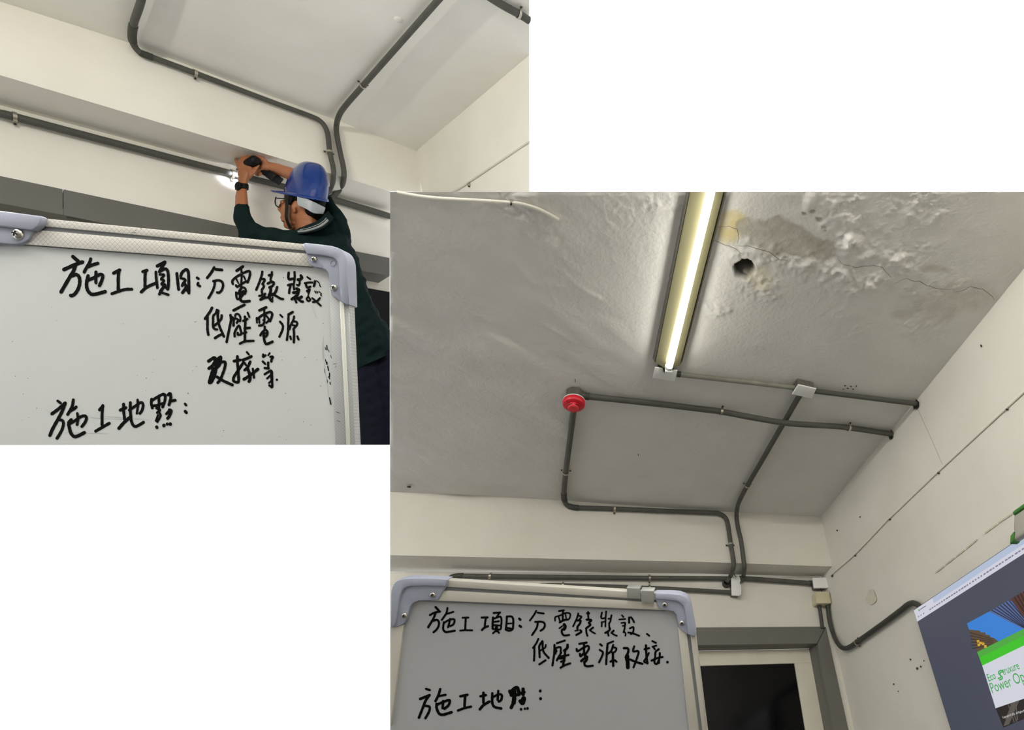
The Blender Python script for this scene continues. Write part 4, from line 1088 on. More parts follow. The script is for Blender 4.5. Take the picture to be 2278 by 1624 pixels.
def ink(name, bs, strokes, x0, y0, s, parent, lift, mat='ink', thin=1.0):
    V, Fc = [], []
    for k, st in enumerate(strokes):
        w = st[0] / 2 / s * thin
        P = [np.array([x0 + a / s, y0 + b / s]) for a, b in st[1:]]
        lf = lift + k * 0.00002
        if len(P) == 1:
            c0 = len(V)
            for i in range(14):
                a = 2 * math.pi * i / 14
                V.append(bs(P[0][0] + w * math.cos(a), P[0][1] + w * 1.1 * math.sin(a), lf))
            Fc.append(tuple(range(c0, c0 + 14)))
            continue
        Q = catmull(P, 6)
        Q = [q for i, q in enumerate(Q) if i == 0 or np.linalg.norm(q - Q[i - 1]) > 1e-3]
        Lf, Rt = [], []
        for i, q in enumerate(Q):
            t = Q[min(i + 1, len(Q) - 1)] - Q[max(i - 1, 0)]; t = t / (np.linalg.norm(t) + 1e-9)
            nn = np.array([-t[1], t[0]])
            ww = w * (1 + 0.06 * math.sin(i * 1.7 + k))
            Lf.append(q + nn * ww); Rt.append(q - nn * ww)
        c0 = len(V)
        for a, b in zip(Lf, Rt):
            V.append(bs(a[0], a[1], lf)); V.append(bs(b[0], b[1], lf))
        for i in range(len(Q) - 1):
            Fc.append((c0 + 2 * i, c0 + 2 * i + 1, c0 + 2 * i + 3, c0 + 2 * i + 2))
        for q, nb_, sg in ((Q[0], Q[1], 0), (Q[-1], Q[-2], 1)):
            t = q - nb_; t = t / (np.linalg.norm(t) + 1e-9); a0 = math.atan2(t[1], t[0])
            c1 = len(V)
            for i in range(9):
                a = a0 - math.pi / 2 + math.pi * i / 8
                V.append(bs(q[0] + w * math.cos(a), q[1] + w * math.sin(a), lf))
            Fc.append(tuple(range(c1, c1 + 9)))
    return mk(name, V, Fc, M[mat], parent)

# ---- board 1 : sharp, nearest the worker
Z1 = 0.92
b1 = board_space(Z1)
W1 = thing('whiteboard', 'sharp whiteboard with four rows of black handwriting below the worker', 'whiteboard', b1(380, 990))
plate('writing_surface', b1, [(-70, 525), (-70, 989.5), (752, 989.5), (744, 660), (738, 600), (700, 588), (55, 536)], 0.0, .012, 'board', W1, 0)
plate('rail', b1, [(80, 484), (677, 542.8), (684, 558), (80, 501.5)], .006, .014, 'rail', W1, .0006, True)
plate('rail', b1, [(60, 509.5), (690, 565), (694, 593), (52, 543)], .005, .013, 'rail', W1, .0006, True)
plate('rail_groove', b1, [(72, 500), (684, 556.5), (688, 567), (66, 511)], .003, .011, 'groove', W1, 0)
plate('rail_dark_line', b1, [(50, 542.5), (694, 592.5), (694, 594.4), (50, 544.6)], .002, .004, 'seam', W1, 0)  # dark line along the rail's inner edge
plate('rail', b1, [(732, 640), (754, 650), (769.5, 989.5), (746, 989.5)], .005, .013, 'rail_side', W1, .0006, True)
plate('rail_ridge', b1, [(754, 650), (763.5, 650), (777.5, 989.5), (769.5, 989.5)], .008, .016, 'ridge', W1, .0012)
plate('rail', b1, [(763.5, 650), (774.5, 650), (790, 989.5), (777.5, 989.5)], .006, .014, 'rail_side', W1, .0006, True)
def arc_pts(pts, n=5):
    return [tuple(p) for p in catmull([np.array(p) for p in pts], n)]
# right corner cap
rc_outer = [(672, 542.6), (679.5, 540), (710, 543.2), (738.7, 547)] + arc_pts([(738.7, 547), (754, 552.5), (765, 562), (771.5, 578), (773.2, 600)], 4)[1:] + [(773.8, 620), (775.6, 677), (771, 679)]
cp = plate('corner_cap', b1, rc_outer + [(757, 671), (747.8, 663), (737, 655.5), (733.5, 640), (731.8, 617), (729.8, 607), (724, 600), (714, 596), (697, 593.2), (689, 588), (684.7, 581), (681.6, 563), (677, 555.4)], .0085, .0215, 'cap', W1, .0012)
cp['label'] = 'blue-grey plastic corner cap'
rim_in = [(681, 564.8), (705, 567), (729.4, 570)] + arc_pts([(729.4, 570), (741, 574), (748.5, 582), (752, 595), (753.2, 612)], 4)[1:] + [(754.5, 645), (757, 671)]
plate('cap_rim', b1, rc_outer + rim_in[::-1] + [(677, 555.4)], .0125, .005, 'cap', cp, .0022)
screw_head(b1, 699, 577, 6.6, Z1, .0088, cp); screw_head(b1, 743.5, 640, 7.2, Z1, .0088, cp)
cc = [(741 + 5.5 * math.cos(a), 586 + 6 * math.sin(a)) for a in np.linspace(0, 2 * math.pi, 15)]
tube('mould_mark', [b1(a, b, .0088) for a, b in cc], .0004, M['cap'], cp, 6)
# left corner cap
lc = plate('corner_cap', b1, [(-60, 468), (-60, 545), (0, 540.4), (20, 542.6), (33, 543), (50, 540.4), (58, 536), (64, 531), (70, 519), (74, 511), (0, 500)], .0085, .0215, 'cap', W1, .0012)
lc['label'] = 'blue-grey plastic corner cap'
plate('cap_rim', b1, [(-60, 462), (0, 468), (88, 479.6), (92.5, 483), (92.4, 491), (85, 502.5), (74, 511), (66, 511.5), (0, 503.6), (-60, 497)], .0135, .008, 'cap', lc, .0028)
screw_head(b1, 42, 521.5, 12, Z1, .0088, lc)
INK1 = [
 (120, 560, 12.656, [[[100,(530,135),(690,275)],[105,(280,500),(620,350),(800,290)],[105,(600,400),(540,560),(450,700),(200,1130)],[100,(510,680),(620,640),(700,700),(725,850),(690,1020),(600,1170),(510,1235),(470,1230)],[90,(1030,200),(1000,300),(900,470),(850,570)],[95,(960,420),(1080,370),(1230,325)],[100,(960,680),(920,850),(920,1000),(970,1120),(1060,1195),(1180,1190),(1300,1160),(1440,1120)],[95,(980,790),(1120,730),(1260,650),(1340,640),(1370,690),(1340,820),(1280,950)],[90,(1180,570),(1175,750),(1180,870)]],
   [[95,(1680,600),(1850,515)],[95,(1830,540),(1810,700),(1810,1060)],[85,(1630,1180),(1800,1120),(2000,1060),(2190,1055)]]]),
 (300, 560, 12.656, [[[85,(220,560),(340,520)],[90,(300,530),(285,700),(285,1000)],[90,(180,1130),(300,1020),(450,940),(570,890)],[95,(630,400),(840,290)],[90,(840,310),(760,430),(690,560)],[80,(590,570),(600,750),(630,1010)],[85,(690,560),(840,480),(920,540),(945,750),(940,950),(925,1050)],[70,(700,640),(820,650),(740,760)],[70,(740,780),(820,810),(750,900)],[80,(760,920),(850,940),(720,1100)],[85,(830,950),(760,1060),(690,1190)],[70,(850,980),(920,1060)],[70,(760,1150),(940,1210)]],
   [[85,(1180,610),(1200,800),(1230,1060)],[85,(1290,690),(1330,580),(1440,500),(1500,560),(1515,750),(1520,1000),(1520,1160)],[75,(1290,740),(1420,790),(1350,900),(1330,960)],[90,(1400,900),(1440,1000),(1340,1150)],[70,(1440,1060),(1490,1120)]],
   [[75,(1750,730),(1790,760)],[75,(1780,880),(1770,930),(1830,970)]]]),
 (450, 580, 15.187, [[[95,(400,230),(300,400),(165,575)],[95,(450,290),(660,310)],[85,(370,690),(540,660),(660,710),(700,830),(660,980),(570,1075),(500,1070)],[85,(420,740),(400,880),(330,1050),(210,1260)]],
   [[95,(1160,335),(1370,195)],[75,(1310,260),(1330,450),(1320,700),(1310,830)],[85,(1030,780),(1015,680),(1130,560),(1330,440),(1550,350),(1610,400),(1590,560),(1530,730)],[60,(1150,620),(1220,760)],[80,(1140,830),(1180,880),(1300,800),(1400,740),(1480,690)],[60,(1400,520),(1450,630)],[75,(1320,880),(1440,930),(1470,1020),(1440,1120)],[90,(1330,900),(1250,1030)],[90,(1400,1030),(1300,1080),(1180,1100)],[75,(1140,1070),(1150,1200),(1200,1300),(1330,1200),(1400,1080)],[95,(1280,1100),(1280,1260),(1320,1360),(1420,1380),(1590,1360)]]]),
 (570, 590, 13.806, [[[75,(185,200),(160,330),(80,560),(0,750)],[75,(150,420),(260,440),(190,580)],[75,(220,600),(230,670),(170,760),(185,880)],[70,(90,940),(160,930)],[80,(270,880),(220,970),(130,1050)],[75,(130,1060),(260,1000),(370,990)],[70,(480,210),(470,300),(440,420),(450,520)],[80,(390,310),(480,290)],[75,(350,560),(470,510),(540,540),(500,630),(400,680)],[90,(440,690),(440,800),(390,950),(440,1060),(480,1100)],[60,(500,990),(480,1100)],[80,(640,670),(600,800),(520,900),(440,920)],[75,(500,880),(640,960),(740,1020),(820,1035)]],
   [[80,(995,230),(985,350),(1010,430),(1130,410)],[70,(1175,210),(1180,400),(1150,600),(1160,740)],[75,(980,610),(1100,580)],[75,(1060,600),(1020,750),(1010,850)],[90,(1370,320),(1400,380),(1330,440),(1280,440)],[65,(1330,430),(1330,560),(1290,620),(1250,600)],[90,(1240,720),(1310,760),(1230,830),(1140,840)],[85,(1290,840),(1250,920),(1090,1040)],[70,(1180,1020),(1230,1140)],[90,(1390,970),(1320,1010),(1240,1000)],[75,(1280,1040),(1380,1110),(1430,1115)]],
   [[55,(1565,360),(1660,430)],[65,(1490,550),(1620,530),(1715,530)],[75,(1520,570),(1560,680),(1660,660)],[75,(1560,790),(1640,750),(1600,840)],[45,(1620,850),(1590,930)],[60,(1600,960),(1545,1030),(1600,1100),(1660,1060),(1600,970)],[75,(1800,490),(1790,560),(1770,640)],[36,(1850,480),(1890,500)],[34,(1905,520),(1940,560)],[34,(1945,600),(1970,660)],[28,(1790,790),(1810,830)],[34,(1840,800),(1830,850)],[34,(1885,810),(1880,850)],[30,(1930,800),(1950,840)],[34,(1980,850),(2000,880)],[34,(1975,900),(2000,940)],[60,(1720,1010),(1830,1100),(1980,1240)],[65,(1950,1010),(1860,1100),(1740,1130)]]]),
 (440, 675, 16.242, [[[100,(510,160),(450,280),(340,440),(260,550)],[95,(350,480),(350,700),(350,950),(380,1130)],[90,(690,230),(650,350),(560,450),(550,650),(550,820),(600,920),(690,940)],[95,(740,260),(720,450),(740,650),(790,850),(880,1060),(940,1190)],[90,(860,430),(850,540),(760,660),(610,790)],[95,(620,1250),(760,1160),(880,1110)]],
   [[100,(1290,250),(1500,140),(1680,50)],[95,(1180,420),(1200,600),(1150,850),(1040,1390)],[90,(1200,470),(1290,560),(1290,800)],[75,(1350,470),(1360,400),(1450,380),(1530,480),(1530,640),(1420,560),(1300,540)],[90,(1450,620),(1410,700)],[85,(1330,1190),(1330,1050),(1430,850),(1500,810),(1540,950),(1570,1100),(1450,1130),(1440,1060)],[95,(1700,480),(1720,640),(1700,900),(1700,1150),(1700,1350)],[85,(1640,630),(1790,560)],[70,(1800,330),(1860,490)],[95,(1690,900),(1870,880)],[80,(1580,1090),(1750,1040)],[85,(1520,1450),(1700,1370),(2010,1350)]]]),
 (550, 675, 16.237, [[[100,(440,250),(680,140)],[80,(610,220),(620,400),(620,560)],[75,(340,520),(350,690)],[90,(370,560),(500,450),(640,370),(820,310),(900,380),(870,520),(820,640)],[70,(430,580),(440,700)],[75,(680,440),(780,580),(690,700)],[90,(430,800),(560,770),(620,650)],[50,(560,600),(640,580)],[85,(630,840),(630,940)],[85,(470,1150),(540,1040),(640,960),(720,1000),(720,1120),(640,1210),(580,1180)],[95,(590,1050),(600,1200),(620,1350),(680,1460),(800,1430),(910,1380)],[60,(640,1080),(700,1050)]],
   [[70,(1190,410),(1270,490)],[85,(1185,660),(1280,790),(1270,950),(1160,1200)],[95,(1490,400),(1640,310)],[85,(1490,420),(1480,700),(1470,1000),(1430,1320)],[80,(1690,470),(1660,600),(1570,780),(1520,930)],[80,(1680,640),(1790,680),(1790,780),(1680,900)],[70,(1640,780),(1720,800)],[90,(1670,920),(1690,1100),(1680,1400)],[75,(1550,1190),(1580,1290)],[80,(1810,1190),(1850,1300)]]]),
 (445, 775, 11.682, [[[85,(220,330),(370,240),(390,320),(330,440),(230,520)],[110,(350,540),(300,700),(250,880)],[80,(420,480),(380,700),(290,880)],[90,(400,430),(440,300),(530,230)],[95,(530,230),(520,330),(490,430),(400,520)],[75,(560,350),(650,360),(640,500),(580,680),(530,800),(460,890)],[75,(440,740),(600,840),(840,950)]],
   [[75,(970,210),(970,350),(990,600),(1000,850),(950,880),(870,840),(880,740),(970,600),(1130,360)],[75,(880,330),(1040,300)],[55,(1215,95),(1270,160)],[75,(1110,300),(1220,260),(1330,210)],[60,(1160,380),(1190,430)],[75,(1300,350),(1240,480),(1160,560)],[80,(1240,540),(1280,650),(1300,780),(1270,860)],[80,(1140,800),(1300,700),(1500,540)],[60,(1370,530),(1390,650),(1400,760)]],
   [[60,(1640,160),(1640,220),(1700,180)],[45,(1810,120),(1770,180)],[65,(1830,220),(1890,220),(1860,290),(1850,340)],[60,(1630,340),(1690,400)],[65,(1770,370),(1770,520)],[65,(1680,510),(1780,520)],[60,(1680,670),(1760,620),(1850,580),(1870,700),(1875,1000)],[50,(1740,780),(1850,680)],[50,(1790,900),(1850,840)],[60,(1800,960),(1860,1010)],[46,(1840,640),(1850,820)]],
   [[62,(1995,815)]]]),
 (95, 865, 12.656, [[[75,(420,340),(500,400)],[95,(260,700),(450,560),(630,400)],[95,(630,410),(540,640),(430,850),(280,1120),(200,1310)],[85,(470,870),(560,900),(580,1000),(540,1150),(460,1300),(400,1390)],[85,(860,310),(830,480),(760,620),(700,720)],[85,(780,620),(880,560),(940,510)],[95,(800,870),(730,960),(750,1100),(790,1240),(880,1340),(1000,1320),(1170,1230)],[85,(740,990),(900,900),(1060,790),(1180,760),(1230,820),(1190,940),(1100,1060)],[75,(975,690),(990,850),(965,1010)]],
   [[90,(1600,590),(1690,490)],[85,(1690,470),(1670,700),(1670,1020)],[85,(1490,1190),(1660,1090),(1870,970)]]]),
 (255, 865, 12.656, [[[90,(160,600),(310,530)],[85,(250,430),(250,600),(280,860)],[95,(120,1110),(260,950),(420,810)],[85,(440,390),(440,600),(460,850),(500,990),(580,1060),(700,1010),(810,940)],[80,(410,600),(540,510),(700,400),(770,390),(800,470),(770,600),(710,690)],[70,(645,310),(650,500),(625,690)]],
   [[80,(1040,290),(1030,400),(1060,540)],[80,(1060,320),(1200,230),(1370,150),(1420,200),(1410,350),(1350,510)],[80,(1240,230),(1250,400),(1240,560)],[75,(1060,480),(1200,460),(1350,410)],[80,(1180,540),(1270,600),(1200,670)],[65,(1270,690),(1290,760),(1200,930)],[60,(1220,740),(1160,900)],[85,(1180,1070),(1190,1090)],[85,(1500,170),(1560,130),(1580,250),(1530,450)],[85,(1590,340),(1700,320)],[85,(1540,590),(1590,620),(1540,760),(1490,830)],[85,(1460,700),(1520,640)],[100,(1385,1030)],[85,(1480,990)],[95,(1565,990)]],
   [[70,(1980,420),(2010,460)],[85,(1985,630),(2020,670)]]]),
]
for x0, y0, s_, glyphs in INK1:
    for g_ in glyphs:
        ink('written_character', b1, g_, x0, y0, s_, W1, .0004)
# smears and scratches near the right rail
random.seed(3)
sm = []
for (a, b, L_, w_) in [(727, 768, 10, 2.4), (723, 772, 6, 1.4), (731, 778, 5, 1.2), (724, 800, 7, 2.0), (729, 815, 9, 2.6), (727, 806, 4, 3.0), (733, 830, 8, 2.6), (731, 838, 5, 2.0), (734, 850, 5, 2.0), (728, 845, 6, 1.2), (733, 885, 14, 2.6), (721, 820, 10, 1.0), (735, 790, 6, 1.0)]:
    sm.append([w_ * 10, (a * 10, b * 10), ((a + random.uniform(0, 3)) * 10, (b + L_) * 10)])
ink('ink_smear', b1, sm, 0, 0, 10, W1, .0004, 'ink')
fa = [[9, (7190, 7500), (7200, 7900), (7240, 8300), (7300, 8700), (7340, 9000)], [8, (7170, 7600), (7180, 8000)], [8, (2300, 9260), (3000, 9310), (3300, 9340)], [8, (5030, 8320), (5140, 8290)],
      [7, (1450, 9620), (2400, 9640)], [8, (6400, 9160), (6460, 9080)], [8, (6940, 6800), (7040, 7080)], [7, (1000, 9130), (1120, 9170)], [7, (2020, 9290), (2750, 9330)]]
for f_ in fa: ink('scratch', b1, [f_], 0, 0, 10, W1, .0003, 'scratch')
dots = [[random.uniform(12, 22), (random.uniform(20, 720) * 10, random.uniform(600, 985) * 10)] for _ in range(46)]
ink('ink_speck', b1, dots, 0, 0, 10, W1, .0003, 'smear')
ink('rail_scuff', b1, [[10, (2930, 5170), (3020, 5175)], [12, (3010, 5120), (3030, 5130)], [12, (3120, 5080), (3150, 5085)], [12, (2780, 5075)], [12, (3480, 5125)], [14, (7420, 8100), (7480, 8090)], [12, (7460, 8170), (7480, 8150)], [14, (7690, 8230), (7730, 8240)], [14, (7480, 9160), (7560, 9190)], [12, (7500, 9360), (7570, 9380)]], 0, 0, 10, W1, .0064, 'smear')

# ---- board 2 : lower left of room B
Z2 = 1.07
b2 = board_space(Z2)
W2 = thing('whiteboard', 'whiteboard with two silver clips and three rows of handwriting below the beam', 'whiteboard', b2(1215, 1640))
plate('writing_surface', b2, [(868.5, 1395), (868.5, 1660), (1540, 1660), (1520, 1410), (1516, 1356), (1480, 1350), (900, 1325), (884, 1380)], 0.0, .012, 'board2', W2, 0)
plate('rail', b2, [(985, 1290), (1470, 1320), (1468, 1336), (985, 1305.5)], .007, .016, 'rail_plain', W2, .0015)
plate('rail', b2, [(960, 1313), (1475, 1341), (1480, 1358), (925, 1335)], .006, .014, 'rail_plain', W2, .0012)
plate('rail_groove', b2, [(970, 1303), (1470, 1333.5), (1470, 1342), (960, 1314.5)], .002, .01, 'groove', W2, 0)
plate('rail_dark_line', b2, [(920, 1334.5), (1478, 1357.5), (1480, 1360.3), (920, 1337.5)], .002, .004, 'groove', W2, 0)
plate('rail', b2, [(868.5, 1392), (897, 1390), (884, 1500), (868.5, 1618)], .006, .014, 'rail_plain', W2, .0012)
plate('rail', b2, [(1508, 1395), (1527, 1405), (1560, 1660), (1535, 1660)], .006, .014, 'rail_plain', W2, .0012)
plate('rail_groove', b2, [(1526, 1400), (1535, 1410), (1567, 1660), (1559, 1660)], .003, .011, 'groove', W2, 0)
plate('rail', b2, [(1534, 1400), (1547, 1408), (1578, 1660), (1566, 1660)], .007, .015, 'rail_plain', W2, .0012)
c2o = [(868.8, 1396), (868.8, 1337)] + arc_pts([(868.8, 1337), (870.5, 1312), (879, 1295), (894, 1287.5), (912, 1286)], 4)[1:] + [(960, 1287), (995.4, 1289.5)]
k2 = plate('corner_cap', b2, c2o + [(992, 1304), (974, 1334), (960, 1336), (930, 1336.5), (918, 1342), (912, 1350), (906, 1374), (898, 1388), (885, 1394)], .009, .022, 'cap', W2, .0014)
k2['label'] = 'blue-grey plastic corner cap'
plate('cap_rim', b2, c2o + [(992, 1305.5), (950, 1304), (912, 1304.5)] + arc_pts([(912, 1304.5), (898, 1311), (890.5, 1325), (887, 1340)], 3)[1:] + [(880, 1382), (876, 1394)], .014, .006, 'cap', k2, .0026)
screw_head(b2, 963, 1323, 6.5, Z2, .0092, k2); screw_head(b2, 900, 1369, 6.5, Z2, .0092, k2)
c3o = [(1457, 1319.5), (1490, 1319.8), (1512, 1321.6)] + arc_pts([(1512, 1321.6), (1525, 1327), (1534, 1338), (1538.8, 1355.5), (1542, 1375)], 4)[1:] + [(1546.5, 1398.6), (1548, 1415), (1541.8, 1417.5)]
k3 = plate('corner_cap', b2, c3o + [(1525, 1408.5), (1511, 1397), (1508, 1384), (1504.5, 1368), (1499, 1361), (1486, 1358), (1473, 1357), (1464, 1348), (1459, 1334)], .009, .022, 'cap', W2, .0014)
k3['label'] = 'blue-grey plastic corner cap'
plate('cap_rim', b2, c3o + [(1531, 1411), (1526, 1375)] + arc_pts([(1526, 1375), (1522, 1354), (1516, 1344), (1505, 1338.2)], 3)[1:] + [(1480, 1335), (1459, 1333)], .014, .006, 'cap', k3, .0026)
screw_head(b2, 1478.7, 1345, 6.2, Z2, .0092, k3); screw_head(b2, 1517, 1386, 6.2, Z2, .0092, k3)
INK2 = [
 (940, 1340, 15.187, [[[80,(440,160),(540,270)],[75,(250,430),(400,350),(590,310)],[80,(440,350),(380,520),(300,660),(190,840)],[75,(380,620),(480,590),(550,660),(540,800),(470,920),(370,1010)],[70,(840,190),(810,350),(730,480),(650,590)],[65,(800,390),(920,360),(1040,320)],[75,(720,670),(700,800),(700,920),(780,1000),(900,990),(1090,960)],[70,(720,700),(880,600),(1050,570),(1080,640),(1030,750),(930,800)],[70,(930,560),(900,700),(860,840)]],
   [[65,(1350,520),(1550,515)],[70,(1460,530),(1450,700),(1440,920)],[65,(1270,955),(1450,940),(1680,945)]]]),
 (1050, 1340, 12.656, [[[60,(270,430),(440,425)],[60,(390,440),(370,560),(360,690)],[65,(280,780),(340,720),(450,670)],[60,(610,300),(790,285)],[55,(770,300),(690,420)],[65,(590,430),(580,600),(580,740)],[55,(640,450),(790,400),(830,500),(820,650),(790,760),(600,750)],[50,(620,550),(760,530)],[50,(620,640),(780,650)],[90,(690,700),(690,800)],[55,(680,790),(590,870)],[55,(700,780),(760,860)]],
   [[60,(980,410),(970,600),(950,770)],[60,(980,400),(1110,400),(1160,480),(1160,650),(1140,760),(1040,800),(960,770)],[45,(990,600),(1130,590)],[60,(990,720),(1100,740)]],
   [[70,(1330,460),(1360,490)],[70,(1340,660),(1380,690)]],
   [[55,(1810,240),(1740,360),(1630,510)],[55,(1850,290),(2020,315)],[60,(1780,550),(1980,550),(2050,620),(2020,730),(1930,800)],[60,(1850,580),(1820,720),(1690,920)]]]),
 (1220, 1345, 18.224, [[[80,(430,260),(630,230)],[85,(590,240),(580,420),(580,640)],[70,(270,650),(280,510),(450,450),(560,400),(700,340),(850,350),(890,430),(850,560),(770,620)],[65,(420,520),(470,680)],[90,(460,720),(580,650),(740,600)],[60,(690,400),(720,540)],[130,(640,810),(680,900),(630,1000)],[60,(440,960),(560,870)],[85,(560,1000),(540,1100),(600,1230),(700,1250),(840,1230)]],
   [[75,(1210,360),(1150,560),(1000,880)],[75,(1230,450),(1340,500),(1240,620)],[90,(1170,640),(1300,650),(1280,760),(1180,900),(1180,1000)],[60,(1080,1060),(1200,1050)],[90,(1290,1040),(1330,1110),(1130,1230)],[75,(1610,300),(1610,420),(1620,560)],[90,(1570,350),(1650,350)],[90,(1550,610),(1740,630),(1640,740),(1700,820),(1530,960)],[80,(1530,980),(1540,1120),(1580,1260)],[80,(1810,930),(1680,1030)],[70,(1680,1040),(1780,1110),(1890,1170)]]]),
 (1320, 1345, 16.874, [[[70,(320,300),(290,480),(360,520),(460,490)],[65,(480,260),(460,500),(450,820)],[60,(300,660),(430,640)],[65,(320,660),(310,820)],[70,(680,400),(650,520),(570,530)],[65,(660,520),(630,650),(590,700),(600,850)],[85,(600,860),(620,920),(560,1000),(450,1060)],[65,(540,1050),(570,1170)],[80,(760,980),(680,1060)],[65,(690,1070),(780,1130),(880,1170)]],
   [[60,(1070,400),(1130,470)],[60,(970,560),(1200,540)],[60,(1050,690),(1190,680),(1180,780),(1100,800)],[65,(1190,700),(1170,900),(1130,1040)],[60,(1150,1000),(1210,1090),(1200,1170)],[80,(1340,490),(1340,680)],[70,(1350,490),(1430,490),(1530,660)],[70,(1370,890),(1490,840),(1510,930),(1480,1050),(1410,1110)],[70,(1310,1050),(1450,1070),(1720,1170)]],
   [[70,(2010,1100),(2100,1170)]]]),
 (1170, 1410, 13.4, [[[60,(370,150),(310,280),(210,420)],[65,(250,380),(250,600),(240,800)],[65,(490,220),(400,360),(400,500),(410,700)],[65,(500,240),(500,420),(540,560),(680,720)],[55,(590,330),(570,410),(430,500)],[65,(400,910),(580,790)]],
   [[60,(920,280),(1160,200)],[65,(850,330),(840,600),(790,940)],[80,(870,430),(900,520)],[60,(900,420),(1030,400),(1030,560)],[50,(900,540),(880,600)],[65,(920,790),(1000,650),(1050,560)],[100,(980,720),(1100,710)],[80,(1240,330),(1230,420),(1140,500)],[70,(1170,480),(1150,700),(1110,920)],[65,(1060,670),(1270,630)],[70,(1050,830),(1150,800)],[65,(1030,1010),(1150,940),(1320,880)]],
   [[65,(1590,300),(1810,260)],[70,(1730,290),(1730,480),(1740,580)],[65,(1510,450),(1540,520),(1700,420),(1840,360),(1880,430),(1810,560),(1770,620)],[70,(1610,600),(1630,670),(1740,560)],[80,(1650,810),(1760,720),(1820,680),(1800,790),(1740,850)],[80,(1750,620),(1790,720)],[70,(1740,850),(1760,940),(1850,970),(1990,950)]]]),
 (1320, 1415, 12.656, [[[60,(190,230),(240,270)],[60,(180,390),(270,480),(160,740)],[55,(410,210),(560,150)],[65,(400,220),(380,450),(360,790)],[60,(560,250),(500,420),(400,500)],[55,(580,320),(650,350),(610,440),(530,470)],[70,(550,470),(550,650),(560,840)],[60,(480,720),(530,690)],[60,(600,680),(650,720)]],
   [[70,(860,340),(970,350),(980,450),(910,600)],[120,(950,560),(950,660)],[110,(960,640),(970,880)],[60,(1150,290),(1120,430),(1270,430),(1220,640),(1130,880)],[65,(1040,660),(1200,730),(1380,780)]],
   [[65,(1480,260),(1490,500),(1520,770)],[60,(1440,370),(1570,340)],[60,(1560,480),(1500,600),(1430,720),(1530,760)],[55,(1660,140),(1760,190)],[55,(1670,300),(1770,270)],[55,(1690,310),(1730,370)],[60,(1840,370),(1750,450),(1740,600),(1720,740),(1790,780),(1860,620),(1870,480)],[60,(1640,690),(1800,620),(1950,590)],[55,(1850,600),(1850,760)]],
   [[75,(2085,735)]]]),
 (920, 1520, 7.593, [[[38,(210,95),(275,115)],[45,(110,265),(270,200)],[45,(270,200),(200,300),(150,430),(90,580)],[42,(200,380),(270,400),(260,480),(200,590)],[45,(450,100),(420,200),(370,300)],[40,(410,220),(540,195)],[48,(390,350),(390,420),(430,510),(500,530),(640,490)],[45,(400,360),(540,300),(610,290),(590,370),(520,430)],[45,(500,300),(490,420)]],
   [[45,(790,220),(910,195)],[45,(870,210),(860,390)],[42,(750,460),(860,420),(970,395)]],
   [[45,(1130,220),(1220,200)],[45,(1180,160),(1180,330)],[48,(1120,440),(1180,370),(1280,310)],[45,(1330,170),(1330,330),(1370,400),(1480,425)],[42,(1330,240),(1430,190),(1490,200),(1480,280),(1440,310)],[42,(1430,130),(1420,280)]],
   [[50,(1620,130),(1650,190)],[60,(1630,150),(1740,70),(1780,150)],[75,(1700,130),(1700,250),(1690,330)],[60,(1650,200),(1780,190)],[60,(1690,320),(1650,410)],[60,(1850,100),(1850,190)],[50,(1820,170),(1870,150)],[85,(1860,260),(1840,330)],[60,(1800,300),(1830,340)],[45,(1815,440)],[40,(1880,430)],[45,(1925,425)]],
   [[50,(2140,130)],[50,(2145,260)]]]),
]
for x0, y0, s_, glyphs in INK2:
    for g_ in glyphs:
        ink('written_character', b2, g_, x0, y0, s_, W2, .0004)
# silver clips hooked over the top rail
def clip(poly, label):
    c = np.mean([b2(a, b, .01) for a, b in poly], 0)
    r = thing('board_clip', label, 'clip', c, 'silver clips on the whiteboard rail')
    from_bm('front_leaf', prism([b2(a, b, .0125) for a, b in poly], FWD * .0025, .001), M['chrome'], r, True, 40)
    (x0, y0), (x1, y1) = poly[0], poly[1]
    tp = [b2(x0, y0 - .5, .0125), b2(x1, y1 - .5, .0125), b2(x1, y1 + 4, .0125), b2(x0, y0 + 4, .0125)]
    from_bm('folded_top', prism(tp, FWD * .024, .002), M['chrome'], r, True, 40)
clip([(1394, 1308), (1423, 1309), (1425.5, 1331.5), (1396, 1330.5)], 'left of the two silver clips on the whiteboard rail')
clip([(1425.5, 1314), (1454, 1315), (1455, 1341.5), (1427, 1340)], 'right silver clip on the whiteboard rail, next to the corner cap')

# ================================================================ the worker
# modelled in picture-pixel units (x, y, depth offset) around a distance D0, then set into the room
D0 = 2.85
def man(p):
    return U(p[0], p[1], D0 + p[2] * D0 / F)
def sphere_bm(bm, c, r, sub=2):
    res = bmesh.ops.create_icosphere(bm, subdivisions=sub, radius=1.0)
    rr = np.array([r, r, r]) if np.isscalar(r) else np.asarray(r, float)
    for v in res['verts']:
        v.co = Vector((np.array(v.co[:]) * rr + np.asarray(c)).tolist())
def limb(bm, pts, step=.35):
    """chain of (x, y, d, r): overlapping balls with tapering radius"""
    for a, b in zip(pts[:-1], pts[1:]):
        a = np.array(a, float); b = np.array(b, float)
        L_ = np.linalg.norm(b[:3] - a[:3]); n = max(1, int(L_ / (step * min(a[3], b[3]))))
        for k in range(n + 1):
            q = a + (b - a) * k / n
            sphere_bm(bm, q[:3], q[3], 2)
